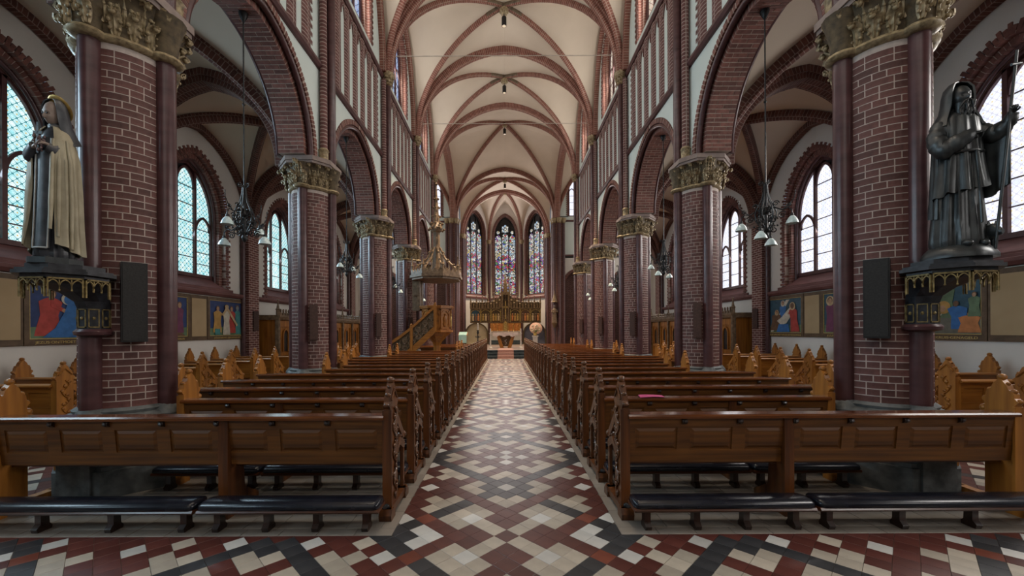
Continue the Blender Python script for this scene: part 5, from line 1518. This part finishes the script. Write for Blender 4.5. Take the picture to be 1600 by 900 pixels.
painting(1, 1, -1, 'dusk', [('fig', -.15, .35, .72, .3, 'purple', 'grey'), ('fig', .12, .36, .74, .34, 'green', 'grey'), ('poly', 'rock', [(-.69, .115), (.69, .115), (.69, .38), (-.2, .42), (-.69, .5)]),
         ('poly', 'white', [(-.62, .42), (-.3, .22), (-.2, .34), (.05, .45), (.12, .56), (-.05, .64), (-.3, .58), (-.5, .62)]), ('poly', 'pgoldc', [(.10 + .11 * cos(t * pi / 10), .60 + .11 * sin(t * pi / 10)) for t in range(20)]),
         ('poly', 'skin', [(.08 + .06 * cos(t * pi / 8), .58 + .06 * sin(t * pi / 8)) for t in range(16)]), ('fig', .40, .2, .5, .34, 'blue', 'brown', None, -.1), ('fig', .52, .14, .36, .36, 'orange'), ('fig', .6, .42, .42, .2, 'green')] if False else
         [('fig', -.15, .35, .72, .3, 'purple', 'grey'), ('fig', .12, .36, .74, .34, 'green', 'grey'), ('poly', 'rock', [(-.69, .115), (.69, .115), (.69, .38), (-.2, .42), (-.69, .5)]),
         ('poly', 'white', [(-.62, .42), (-.3, .22), (-.2, .34), (.05, .45), (.12, .56), (-.05, .64), (-.3, .58), (-.5, .62)]), ('poly', 'ochre', [(.10 + .12 * cos(t * pi / 10), .60 + .12 * sin(t * pi / 10)) for t in range(20)]),
         ('poly', 'skin', [(.08 + .06 * cos(t * pi / 8), .58 + .06 * sin(t * pi / 8)) for t in range(16)]), ('fig', .40, .2, .5, .34, 'blue', 'brown', None, -.1), ('fig', .52, .14, .36, .36, 'orange'), ('fig', .6, .42, .42, .2, 'green')],
         'JEZUS·AAN·HET·KRUIS·GENAGELD', 'wall painting of a reclining pale figure with golden halo, right aisle')
painting(1, 2, -1, 'dusk', [('poly', 'white', [(-.6, .14), (-.48, .14), (.12, .95), (.22, 1.06), (.08, 1.06)]), ('fig', -.08, .4, .62, .3, 'blue', 'skin', 'white', .03), ('fig', -.42, .18, .58, .42, 'brown', 'skin', 'tanp', .12),
         ('poly', 'white', [(-.3, .46), (-.12, .34), (.1, .38), (.34, .64), (.26, .84), (.1, .72), (-.1, .56)]), ('fig', .46, .14, .8, .34, 'red', 'brown', 'tanp', -.12, (.2, .66)), ('poly', 'blue', [(-.3, .13), (.25, .13), (.2, .36), (-.2, .36)])],
         'JEZUS·VAN·HET·KRUIS·AFGENOMEN', 'wall painting of a pale figure lowered from a cross between haloed figures, right aisle')
painting(1, 2, 1, 'dusk', [('fig', -.5, .14, .86, .28, 'purple', 'skin', 'tanp'), ('fig', -.22, .14, .86, .28, 'ochre', 'skin', 'tanp'), ('fig', .15, .14, .8, .3, 'white', 'skin', 'tanp'), ('fig', .48, .14, .82, .3, 'teal')],
         'JEZUS·STERFT·AAN·HET·KRUIS', 'wall painting of haloed figures in red and yellow, right aisle, partly behind the column')
for s in (-1, 1):
    for b in (1, 2):
        r = AISLE[(s, b)]
        p_ = empty('frieze_panel', (0, 0, 1.38), 0, r)
        mb = MB(); mb.box(-.29, .29, -.05, -.005, 0, 1.19); mb.build('panel_frame', 'frame', p_)
        mb = MB(); mb.box(-.25, .25, -.056, -.05, .1, 1.1); mb.build('plain_panel', 'tan', p_)
# ------------------------------------------------------------------ pulpit
def octpts(r, n=8, off=pi / 8, c=(0, 0)): return [(c[0] + r * cos(off + 2 * pi * i / n), c[1] + r * sin(off + 2 * pi * i / n)) for i in range(n)]
M['canopy'] = pbr('weathered_oak', (.10, .065, .038), (.24, .165, .10), (10, 10, 10), .5, bump=.3)
pu = empty('pulpit', (-2.74, 16.1, 0))
tag(pu, 'carved oak pulpit with stair and tall spired canopy at the left arcade', 'pulpit')
mb = MB(); mb.lathe([(.42, 0), (.42, .12), (.34, .18), (.2, .3), (.15, .5), (.14, 1.0), (.2, 1.15), (.4, 1.38), (.56, 1.5), (.6, 1.56)], 8); mb.build('pedestal', 'oak_z', pu)
mb = MB(); mb.prism(octpts(.66), 1.54, 1.62); mb.prism(octpts(.58), 1.62, 2.46); mb.prism(octpts(.67), 2.46, 2.52); mb.prism(octpts(.7), 2.52, 2.57); mb.build('tub', 'oak_x', pu)
for q in range(8):
    a = q * pi / 4; ap = .58 * cos(pi / 8); hw = .58 * sin(pi / 8) * .94
    T = Matrix.Translation((ap * cos(a), ap * sin(a), 1.66)) @ Matrix.Rotation(a + pi / 2, 4, 'Z')
    mb = MB(); mb.box(-hw, -hw + .04, -.03, .01, 0, .78, T); mb.box(hw - .04, hw, -.03, .01, 0, .78, T); mb.box(-hw, hw, -.03, .01, .72, .78, T); mb.box(-hw, hw, -.03, .01, 0, .07, T)
    P = [(x, 0, z) for x, z in arcpts(hw - .04, .5, .2, .3, 6)]
    mb.sweep(P, [(-.03, 0), (.005, 0), (.005, .03), (-.03, .03)], (0, 1, 0), (0, 0, .4), T=T)
    pn = mb.build('tub_panel', 'oak_z', pu)
    mb = MB(); mb.loft([fold_ring(z, rx, ry, .06, 7, n=14, cy=-.015) for z, rx, ry in ((.1, .08, .045), (.3, .07, .045), (.45, .085, .045), (.5, .04, .035), (.53, .03, .03))], T=T); mb.ball((0, -.02, .57), .042, 8, 6, T=T); mb.build('relief_figure', 'gold' if q % 2 == 0 else 'oak_carve', pn, 50)
mb = MB(); mb.prism(octpts(.98), 3.58, 3.66); mb.prism(octpts(1.06), 3.66, 3.76); mb.prism(octpts(1.02), 3.76, 3.84); mb.build('canopy', 'canopy', pu)
for q in range(8):
    a = q * pi / 4; ap = 1.0 * cos(pi / 8); hw = 1.0 * sin(pi / 8)
    T = Matrix.Translation((ap * cos(a), ap * sin(a), 3.84)) @ Matrix.Rotation(a + pi / 2, 4, 'Z')
    mb = MB()
    for k in range(4):
        c = -hw + 2 * hw * (k + .5) / 4; w_ = hw / 4
        mb.prism([(c - w_, 0), (c + w_, 0), (c + w_ * .7, .06), (c, .13), (c - w_ * .7, .06)], -.02, .02, 'y', T); mb.ball((c, 0, .14), .022, 6, 4, T=T)
    mb.build('cresting', 'canopy', pu)
    a2 = a + pi / 8; cx_, cy_ = .96 * cos(a2), .96 * sin(a2)
    mb = MB(); mb.lathe([(.055, 3.8), (.055, 4.1), (.07, 4.12), (.04, 4.16), (.006, 4.46)], 6, (cx_, cy_, 0)); mb.ball((cx_, cy_, 4.46), .03, 6, 4); mb.build('pinnacle', 'canopy', pu)
    mb = MB(); mb.tube([(cx_ * f, cy_ * f, z) for f, z in ((.92, 3.84), (.86, 4.05), (.66, 4.22), (.4, 4.45), (.17, 4.9))], [.05, .05, .045, .04, .03], 6)
    for k, (f, z) in enumerate(((.8, 4.17), (.54, 4.38), (.3, 4.7))): mb.ball((cx_ * f, cy_ * f, z), .05, 6, 4)
    mb.build('flying_rib', 'canopy', pu)
mb = MB(); mb.lathe([(.2, 3.84), (.17, 4.3), (.15, 4.7), (.13, 5.5), (.2, 5.56), (.25, 5.7), (.2, 5.8), (.13, 5.9), (.09, 6.3), (.05, 6.9), (.02, 7.4)], 8)
for k in range(8):
    a = k * pi / 4
    for z, r_ in ((5.62, .3), (5.85, .24), (6.15, .17), (6.5, .13), (6.85, .09)): mb.ball((r_ * cos(a), r_ * sin(a), z), .055 if z < 6 else .035, 6, 4)
mb.lathe([(.03, 7.38), (.07, 7.44), (.02, 7.5)], 8); mb.build('spire', 'canopy', pu)
mb = MB(); mb.box(-.72, -.62, -.28, .28, 2.4, 3.62); mb.build('back_board', 'canopy', pu)
mb = MB(); mb.box(-.95, -.6, .0, .16, 3.0, 3.6); mb.box(-1.0, -.6, .1, .3, 2.4, 3.6); mb.build('wall_tie', 'canopy', pu)
# stair climbing from the aisle to the tub
for k in range(8):
    mb = MB(); x1 = -.1 - k * .2; z = 1.56 - (k + 1) * .17; mb.box(x1 - .26, x1, -.74, -.05 if k > 3 else -.6, z, z + .06); mb.box(x1 - .22, x1 - .19, -.73, -.06 if k > 3 else -.61, z - .14, z); mb.build('step', 'oak_x', pu)
def band(lo, hi, y0, y1, name, mat):
    mb = MB(); n = 14; pts_lo = []; pts_hi = []
    for i in range(n + 1):
        u = i / n; x = .06 - 1.8 * u; zc = 1.65 - 1.45 * u ** 1.08 - .12 * sin(u * pi)
        pts_lo.append((x, zc + lo)); pts_hi.append((x, zc + hi))
    for i in range(n):
        mb.prism([pts_lo[i], pts_hi[i], pts_hi[i + 1], pts_lo[i + 1]], y0, y1, 'y')
    return mb.build(name, mat, pu)
band(-.14, .14, -.80, -.72, 'stringer', 'oak_x'); band(.80, .92, -.81, -.71, 'handrail', 'oak_x')
for u in (0, .5, 1):
    x = .06 - 1.8 * u; zc = 1.65 - 1.45 * u ** 1.08 - .12 * sin(u * pi)
    mb = MB(); mb.box(x - .05, x + .05, -.815, -.715, max(0, zc - .1), zc + .95); mb.ball((x, -.765, zc + .98), .05, 8, 5); mb.build('newel', 'oak_z', pu)
mb = MB()
for i in range(7):
    u = (i + .5) / 7; x = .06 - 1.8 * u; zc = 1.65 - 1.45 * u ** 1.08 - .12 * sin(u * pi)
    for dz, r_ in ((.3, .13), (.58, .12)):
        for sg in (0, pi): spiral(mb, (x, -.775, zc + dz), r_, sg + i, 1.3, (1, 0, -.85 if False else 0), .018)
    mb.tube([(x - .11, -.775, zc + .12), (x + .11, -.775, zc + .8)], .016, 5); mb.ball((x, -.775, zc + .44), .04, 6, 4)
mb.build('tracery_panel', 'canopy', pu)
band(.12, .80, -.755, -.745, 'back_panel', 'bell')
# ------------------------------------------------------------------ confessionals
cf_n = 0
for s in (-1, 1):
    for b in (3, 4):
        r = empty('confessional', (s * AX, bayc(b), 0), -s * pi / 2)
        tag(r, f'carved oak confessional with spiky cresting against the {SIDE[s]} aisle wall, {"nearer" if b == 3 else "farther"} one', 'confessional', 'confessionals in the side aisles')
        D0 = -.72
        mb = MB(); mb.box(-1.6, 1.6, D0 + .06, -.02, 0, .12); mb.box(-1.6, 1.6, D0 + .1, -.02, .12, 2.0); mb.build('carcass', 'oak_z', r)
        mb = MB(); mb.prism([(D0 - .06, 2.08), (D0, 1.98), (-.02, 1.98), (-.02, 2.14), (D0 - .06, 2.14)], -1.66, 1.66, 'x'); mb.build('cornice', 'canopy', r)
        for xc, w_ in ((-1.08, .46), (0, .52), (1.08, .46)):
            mb = MB(); y0, y1 = D0 + .06, D0 + .1
            for (x0, x1, z0, z1) in ((xc - w_, xc - w_ + .12, .12, 1.95), (xc + w_ - .12, xc + w_, .12, 1.95), (xc - w_ + .12, xc + w_ - .12, 1.75, 1.95), (xc - w_ + .12, xc + w_ - .12, .12, .3), (xc - w_ + .12, xc + w_ - .12, .78, .88)): mb.box(x0, x1, y0, y1, z0, z1)
            P = p3([(xc + x, z) for x, z in arcpts(.14, 1.45, .2, .3, 6)], D0 + .08); mb.sweep([(xc - .14, D0 + .08, .92)] + P + [(xc + .14, D0 + .08, .92)], [(-.03, 0), (.02, 0), (.02, .05), (-.03, .05)], (0, 1, 0), (xc, D0 + .08, 1.2))
            d = mb.build('door', 'oak_z', r)
            mb = MB(); mb.prism([(xc - .13, .92)] + [(xc + .13, .92)] + [(xc + x, z) for x, z in arcpts(.13, 1.45, .18, .3, 5)[::-1]], D0 + .085, D0 + .099, 'y'); mb.build('lancet_pane', 'black', d)
            mb = MB(); mb.ball((xc + w_ - .16, D0 + .045, 1.0), .025, 7, 5); mb.build('knob', 'gold', d)
        mb = MB()
        for k in range(20):
            x = -1.55 + k * 3.1 / 19; mb.prism([(x - .05, 2.14), (x + .05, 2.14), (x + .055, 2.2), (x + .02, 2.24), (x + .03, 2.29), (x, 2.34), (x - .03, 2.29), (x - .02, 2.24), (x - .055, 2.2)], D0 - .04, D0, 'y')
        mb.build('cresting', 'canopy', r)
        for x in (-1.62, -.56, .56, 1.62):
            mb = MB(); mb.box(x - .05, x + .05, D0 - .02, D0 + .1, 0, 2.12); mb.lathe([(.06, 2.12), (.06, 2.3), (.08, 2.32), (.045, 2.36), (.008, 2.62)], 6, (x, D0 + .03, 0)); mb.ball((x, D0 + .03, 2.62), .03, 6, 4); mb.build('buttress', 'canopy', r)
# ------------------------------------------------------------------ ceiling spotlights and tie rods
M['lens'] = plain('spot_lens', (1, .86, .66), .2, emit=.15)
for n_, (y, z) in enumerate(BOSS):
    if n_ == 0: continue
    r = empty('ceiling_spotlight', (0, y, z - .62))
    tag(r, f'black cylinder spotlight hanging from the {"crossing" if n_ == len(BOSS) - 2 else "choir" if n_ == len(BOSS) - 1 else ORD[n_ - 1] + " nave"} vault boss', 'spotlight', 'spotlights under the vault bosses')
    mb = MB(); mb.lathe([(.085, .02), (.09, .03), (.09, .33), (.07, .36), (.02, .38)], 14); mb.tube([(0, 0, .36), (0, 0, .62)], .015, 6); mb.build('housing', 'black', r, 40)
    mb = MB(); mb.lathe([(.01, .012), (.06, .014), (.075, .022)], 14); mb.build('lens', 'lens', r)
    l = bpy.data.lights.new('spotlight', 'SPOT'); l.energy = 500 if y < 8 else (1000 if y < 14 else 4800); l.color = (1, .84, .66) if y < 14 else (1, .74, .48); l.spot_size = R_(75); l.spot_blend = .7; l.shadow_soft_size = .08
    o = bpy.data.objects.new('spotlight', l); C.objects.link(o); o.parent = r; o.location = (0, 0, -.02)
mb = MB(); mb.tube([(-3.75, 0, 0), (3.75, 0, 0)], .014, 6); rod_me = mb.mesh('tie_rod', 'stone_pale')
for i in (3, 4):
    o = put('tie_rod', rod_me, None, (0, COLY[i], 10.28)); tag(o, f'thin metal tie rod across the nave vault, {"nearer" if i == 3 else "farther"} one', 'tie rod', 'tie rods across the nave')
# ------------------------------------------------------------------ choir floor and steps
M['step'] = pbr('dark_step_stone', (.03, .045, .055), (.07, .09, .10), (6, 6, 6), .4)
M['carpet'] = pbr('rose_carpet', (.30, .17, .15), (.42, .27, .24), (40, 40, 40), .9)
M['chfloor'] = pbr('choir_floor', (.16, .11, .09), (.26, .2, .17), (3, 3, 3), .4)
ch = MB(); ch.box(-10.9, 10.9, 23.3, 37, -.1, .45); ch = struct(ch.build('floor_choir', 'chfloor'), 'raised choir floor behind the steps')
for k in range(3):
    mb = MB(); mb.box(-3.4, 3.4, 22.66 + .3 * k, 23.4, .15 * k, .15 * (k + 1)); mb.box(-3.42, 3.42, 22.63 + .3 * k, 22.9 + .3 * k, .15 * (k + 1) - .04, .15 * (k + 1) + .003); mb.build('step', 'step', ch)
mb = MB()
pr = [(22.3, .012)]
for k in range(3): pr += [(22.62 + .3 * k, .15 * k + .012), (22.61 + .3 * k, .15 * (k + 1) + .014)]
pr += [(25.6, .464)]
for (a, b) in zip(pr, pr[1:]): mb.add([(-.46, a[0], a[1]), (.46, a[0], a[1]), (.46, b[0], b[1]), (-.46, b[0], b[1])], [(0, 1, 2, 3)]); mb.add([(-.46, a[0] + .01, a[1] - .008), (.46, a[0] + .01, a[1] - .008), (.46, b[0] + .01, b[1] - .008), (-.46, b[0] + .01, b[1] - .008)], [(3, 2, 1, 0)])
o = mb.build('carpet_runner', 'carpet'); tag(o, 'pale rose carpet runner over the dark altar steps', 'carpet')
# ------------------------------------------------------------------ altar, reredos and furnishings
M['cloth'] = pbr('altar_cloth', (.55, .45, .42), (.7, .62, .58), (6, 6, 6), .8)
M['altargilt'] = pbr('altar_gilding', (.07, .045, .025), (.25, .175, .095), (16, 16, 16), .45, metal=.25, bump=.4)
M['amber'] = pbr('amber_predella', (.38, .13, .03), (.6, .27, .07), (6, 6, 6), .4, metal=.2)
M['white'] = pbr('white_paint', (.55, .52, .47), (.68, .65, .6), (8, 8, 8), .5)
FZ = .45
t = empty('altar_table', (0, 26.4, FZ)); tag(t, 'free-standing altar table with pale cloth on a V-shaped oak base', 'altar')
mb = MB(); mb.box(-.8, .8, -.4, .4, .9, .98); mb.build('table_top', 'oak_x', t)
mb = MB(); mb.box(-.82, .82, -.42, .42, .98, .995)
for k in range(16):
    x0, x1 = -.82 + k * 1.64 / 16, -.82 + (k + 1) * 1.64 / 16; d = .2 + .06 * sin(k * 1.2); mb.box(x0, x1, -.425 - .008 * (k % 2), -.405, .98 - d, .99)
mb.build('altar_cloth', 'cloth', t)
for sg in (-1, 1):
    mb = MB(); mb.prism([(sg * .12, 0), (sg * .36, 0), (sg * .62, .9), (sg * .42, .9)], -.3, .3, 'y'); mb.build('leg', 'oak_z', t)
mb = MB(); mb.prism([(-.3, .1), (.3, .1), (.42, .8), (-.42, .8)], -.05, .05, 'y'); mb.build('centre_panel', 'altargilt', t)
mb = MB(); mb.tube([(.06, -.07, .55), (-.06, -.07, .45), (.06, -.07, .32), (.0, -.07, .22)], .025, 6); mb.build('emblem', 'white', t)
for sg in (-1, 1):
    t = empty('candle_stand', (sg * .97, 25.7, FZ)); tag(t, f'white pillar candle stand {SIDE[sg]} of the altar table', 'candle stand', 'candle stands at the altar')
    mb = MB(); mb.lathe([(.12, 0), (.12, .06), (.05, .1), (.045, .9), (.07, .94), (.07, .98)], 12); mb.build('stand', 'white', t, 40)
    mb = MB(); mb.lathe([(.035, .98), (.035, 1.25), (.005, 1.26)], 10); mb.build('candle', 'white', t, 40)
t = empty('high_altar', (0, 33.15, FZ)); tag(t, 'high altar block with gilded amber predella below the carved altarpiece', 'altar')
mb = MB(); mb.box(-1.35, 1.35, -.9, .2, 0, .18); mb.box(-1.3, 1.3, -.55, .2, .18, .34); mb.build('dais', 'step', t)
mb = MB(); mb.box(-1.2, 1.2, -.3, .25, .34, 1.0); mb.build('altar_block', 'white', t)
mb = MB(); mb.box(-1.25, 1.25, -.35, .25, 1.0, 1.08); mb.build('mensa', 'stone_pale', t)
mb = MB(); mb.box(-1.25, 1.25, -.1, .25, 1.08, 1.72); mb.build('predella', 'amber', t)
mb = MB(); mb.box(-.16, .16, -.16, -.1, 1.1, 1.7); mb.prism([(-.17, 1.7), (.17, 1.7), (0, 1.95)], -.16, -.1, 'y'); mb.build('tabernacle', 'gold', t)
for k in range(6):
    if k in (2, 3): continue
    c = -1.0 + k * .4; mb = MB(); mb.loft([fold_ring(z, rx, .03, .05, 6, n=12, cx=c, cy=-.1) for z, rx in ((1.15, .1), (1.4, .08), (1.5, .1), (1.55, .04))]); mb.ball((c, -.11, 1.6), .05, 8, 5); mb.build('relief_figure', 'amber', t, 50)
for k in range(6):
    x = -1.1 + k * .44; mb = MB(); mb.lathe([(.06, 1.08), (.02, 1.12), (.02, 1.4), (.04, 1.42)], 8, (x, -.25, 0)); mb.lathe([(.018, 1.42), (.018, 1.75)], 8, (x, -.25, 0)); mb.build('candlestick', 'gold', t, 40)
t = empty('altarpiece', (0, 33.75, FZ)); tag(t, 'gilded gothic altarpiece with painted wings and a forest of pinnacles', 'altarpiece')
mb = MB(); mb.box(-1.3, 1.3, -.12, .2, 0, 1.8); mb.box(-2.95, 2.95, -.16, .2, 1.76, 1.86); mb.box(-2.95, 2.95, -.1, .2, 1.86, 2.95); mb.box(-2.95, 2.95, -.2, .2, 2.95, 3.02); mb.build('case', 'altargilt', t)
for k in range(6):
    c = (-2.5, -1.65, -.8, .8, 1.65, 2.5)[k]; w_ = .38
    mb = MB(); mb.box(c - w_, c + w_, -.125, -.1, 1.9, 2.85); pn = mb.build('wing_panel', ['p_dusk', 'bell', 'bell', 'bell', 'p_brown', 'bell'][k], t)
    mb = MB(); 
    for (x0, x1) in ((c - w_ - .03, c - w_ + .02), (c + w_ - .02, c + w_ + .03)): mb.box(x0, x1, -.16, -.1, 1.88, 2.92)
    P = p3([(c + x, z) for x, z in arcpts(w_ - .02, 2.55, .3, .3, 6)], -.14); mb.sweep(P, [(-.02, 0), (.03, 0), (.03, .04), (-.02, .04)], (0, 1, 0), (c, -.14, 2.4)); mb.build('panel_frame', 'gold', pn)
    for j in range(3):
        f = c - .22 + j * .22; mb = MB(); mb.loft([fold_ring(z, rx, .04, .06, 6, n=12, cx=f, cy=-.15) for z, rx in ((1.95, .09), (2.2, .07), (2.35, .085), (2.4, .04))]); mb.ball((f, -.16, 2.47), .055, 8, 5)
        mb.build('figure', ['p_tanp', 'p_ochre', 'p_brown', 'gold', 'p_orange'][(k * 3 + j * 2) % 5], pn, 50)
mb = MB(); mb.box(-2.9, 2.9, .0, .06, 3.02, 3.5); mb.prism([(-1.2, 3.5), (1.2, 3.5), (.4, 4.0), (-.4, 4.0)], 0, .06, 'y'); mb.build('crest_panel', 'bell', t)
def pinnacle(x, z0, h, w, y=0):
    mb = MB(); mb.box(x - w / 2, x + w / 2, y - w / 2, y + w / 2, z0, z0 + h * .45); mb.lathe([(w * .8, z0 + h * .45), (w * .5, z0 + h * .5), (w * .1, z0 + h)], 6, (x, y, 0)); mb.ball((x, y, z0 + h), w * .35, 6, 4)
    for k in range(3): mb.ball((x, y - w * .4, z0 + h * (.58 + .13 * k)), w * .22, 5, 3)
    mb.build('pinnacle', 'altargilt', t)
for k in range(25):
    x = -2.9 + k * 5.8 / 24; c = abs(x) / 2.9
    pinnacle(x, 3.0, (.55 if k % 2 else .95) + .7 * (1 - c) ** 2, .12 if k % 2 else .15, -.05)
for x, h in ((-.32, 2.4), (.32, 2.4)): pinnacle(x, 2.95, h, .2, -.1)
mb = MB()
for sg in (-1, 1): mb.box(sg * .26 - .05, sg * .26 + .05, -.3, 0, 1.8, 4.1)
mb.box(-.3, .3, -.02, .04, 1.8, 4.1); mb.prism([(-.36, 4.1), (.36, 4.1), (0, 4.75)], -.3, -.1, 'y'); mb.lathe([(.22, 4.3), (.14, 4.9), (.16, 4.95), (.07, 5.4), (.01, 6.0)], 8, (0, -.12, 0))
for k in range(5):
    for sg in (-1, 1): mb.ball((sg * (.2 - .035 * k), -.15, 4.55 + .26 * k), .06, 6, 4)
mb.build('central_spire', 'altargilt', t)
mb = MB(); mb.box(-.04, .04, -.2, -.14, 2.1, 3.6); mb.box(-.3, .3, -.2, -.14, 3.05, 3.13); mb.build('crucifix', 'gold', t)
# round-headed backdrops either side of the high altar
M['backdrop_cream'] = pbr('cream_backdrop', (.52, .46, .3), (.62, .57, .42), (2, 2, 2), .8)
M['backdrop_blue'] = pbr('slate_backdrop', (.12, .14, .2), (.19, .21, .28), (2, 2, 2), .8)
M['pinkcloth'] = pbr('pink_cloth', (.55, .33, .26), (.66, .45, .37), (5, 5, 5), .8)
for sg, m_ in ((-1, 'backdrop_cream'), (1, 'backdrop_blue')):
    t = empty('side_niche', (sg * 2.38, 33.18, FZ)); tag(t, f'round-headed {"cream" if sg < 0 else "slate blue"} niche {SIDE[sg]} of the high altar', 'niche', 'niches beside the high altar')
    P = [(-.92, 0)] + [(-.92 * cos(pi * k / 14), .82 + .92 * sin(pi * k / 14)) for k in range(15)] + [(.92, 0)]
    mb = MB(); mb.prism(P, .1, .16, 'y'); mb.build('backdrop', m_, t)
    mb = MB(); mb.sweep([(x, .05, z) for x, z in P], [(-.12, -.06), (.12, -.06), (.12, .05), (-.12, .05)], (0, 1, 0), (0, .05, .5)); mb.build('arch', 'bell', t, 30)
t = empty('parasol', (2.45, 32.6, FZ)); tag(t, 'round pink fabric parasol standing right of the high altar', 'parasol')
mb = MB(); mb.tube([(0, 0, 0), (0, 0, 1.35)], .025, 8); mb.lathe([(.2, 0), (.2, .03), (.04, .05)], 12); mb.build('stand', 'gold', t, 40)
mb = MB(); mb.lathe([(.52, .0), (.45, .06), (.25, .13), (.02, .17)], 16, T=Matrix.Translation((0, -.02, 1.3)) @ Matrix.Rotation(1.15, 4, 'X'), cap=False); mb.lathe([(.5, .0), (.44, .045), (.25, .115), (.02, .155)], 16, T=Matrix.Translation((0, -.02, 1.3)) @ Matrix.Rotation(1.15, 4, 'X'), cap=False); mb.build('canopy', 'pinkcloth', t, 60)
M['leafg'] = pbr('bouquet_leaf', (.05, .10, .03), (.14, .22, .07), (20, 20, 20), .6)
M['bloom'] = pbr('pale_bloom', (.5, .45, .3), (.7, .62, .45), (20, 20, 20), .6)
t = empty('flower_stand', (1.95, 26.6, FZ)); tag(t, 'tall flower arrangement on a pale pedestal right of the altar', 'flowers')
mb = MB(); mb.box(-.2, .2, -.2, .2, 0, .06); mb.box(-.15, .15, -.15, .15, .06, .72); mb.box(-.2, .2, -.2, .2, .72, .78); mb.build('pedestal', 'white', t)
mb = MB(); mb.lathe([(.08, .78), (.13, .86), (.1, .96), (.13, 1.0)], 12); mb.build('vase', 'gold', t, 40)
random.seed(11)
for k in range(26):
    a = random.uniform(0, 2 * pi); r_ = random.uniform(.05, .32); z = 1.05 + random.uniform(0, .5) * (1 - r_)
    mb = MB(); x, y = r_ * cos(a), r_ * sin(a); mb.tube([(0, 0, .95), (x * .5, y * .5, (z + .95) / 2 + .05), (x, y, z)], .008, 4)
    mb.prism([(x - .05, y), (x, y - .02), (x + .05, y), (x, y + .02)], z - .06, z - .055); br = mb.build('stem', 'leafg', t)
    mb = MB(); mb.ball((x, y, z), random.uniform(.035, .06), 7, 5); mb.build('bloom', 'bloom', br, 50)
t = empty('paschal_candle', (-1.85, 26.9, FZ)); tag(t, 'tall dark ornate candelabrum with white candle left of the altar', 'candelabrum')
mb = MB(); mb.lathe([(.2, 0), (.2, .05), (.06, .12), (.05, .3), (.1, .38), (.04, .46), (.035, .9), (.09, 1.0), (.05, 1.1), (.11, 1.16)], 12)
for k in range(5):
    a = k * 2 * pi / 5; spiral(mb, (.12 * cos(a), .12 * sin(a), .7), .08, 0, 1.4, (cos(a), sin(a), 0), .012); spiral(mb, (.1 * cos(a), .1 * sin(a), .3), .07, 0, 1.4, (cos(a), sin(a), 0), .012)
mb.build('stand', 'iron', t, 40)
mb = MB(); mb.lathe([(.04, 1.16), (.04, 1.62), (.004, 1.64)], 10); mb.build('candle', 'white', t, 40)
t = empty('lectern', (-2.6, 24.6, FZ)); tag(t, 'small lectern draped with a pale teal cloth left of the altar steps', 'lectern')
mb = MB(); mb.box(-.25, .25, -.2, .2, 0, .05); mb.box(-.05, .05, -.05, .05, .05, .85); mb.prism([(-.22, .82), (.2, 1.0), (.2, 1.04), (-.22, .86)], -.28, .28, 'x'); mb.build('stand', 'oak_z', t)
M['tealcloth'] = pbr('teal_cloth', (.30, .52, .48), (.45, .66, .62), (6, 6, 6), .8)
mb = MB(); mb.prism([(-.23, .40), (-.215, .40), (-.215, .87), (.2, 1.05), (.2, 1.06), (-.23, .885)], -.24, .24, 'x'); mb.build('cloth', 'tealcloth', t)
# small statue on the right crossing column
t = empty('wall_statue', (3.52, 29.0, 2.1)); tag(t, 'small robed statue on a bracket at the right crossing column', 'statue')
mb = MB(); mb.lathe([(.04, -.35), (.1, -.25), (.2, -.06), (.24, 0)], 10); mb.build('corbel', 'altargilt', t, 40)
mb = MB(); mb.loft([fold_ring(z, rx, ry, am, 9, n=30) for z, rx, ry, am in interp([(0, .19, .17, .08), (.4, .16, .14, .08), (.75, .14, .12, .04), (.95, .17, .12, .02), (1.04, .08, .07, 0), (1.1, .05, .05, 0)], 14)]); mb.tube([(-.16, 0, .95), (-.2, -.06, .78), (-.05, -.16, .76)], [.05, .05, .03], 8); mb.tube([(.16, 0, .95), (.2, -.06, .78), (.05, -.16, .8)], [.05, .05, .03], 8); mb.build('robe', 'canopy', t, 50)
mb = MB(); head_mesh(mb, (0, 0, 1.2), .09, None, 0, 18, 12); mb.build('head', 'skinst', t, 60)
mb = MB(); mb.lathe([(.26, 1.5), (.22, 1.55), (.1, 1.9), (.01, 2.3)], 8); mb.ball((0, 0, 2.3), .03, 6, 4); mb.build('canopy', 'altargilt', t)
# west-side organ gallery wall is behind the viewer; nothing further there
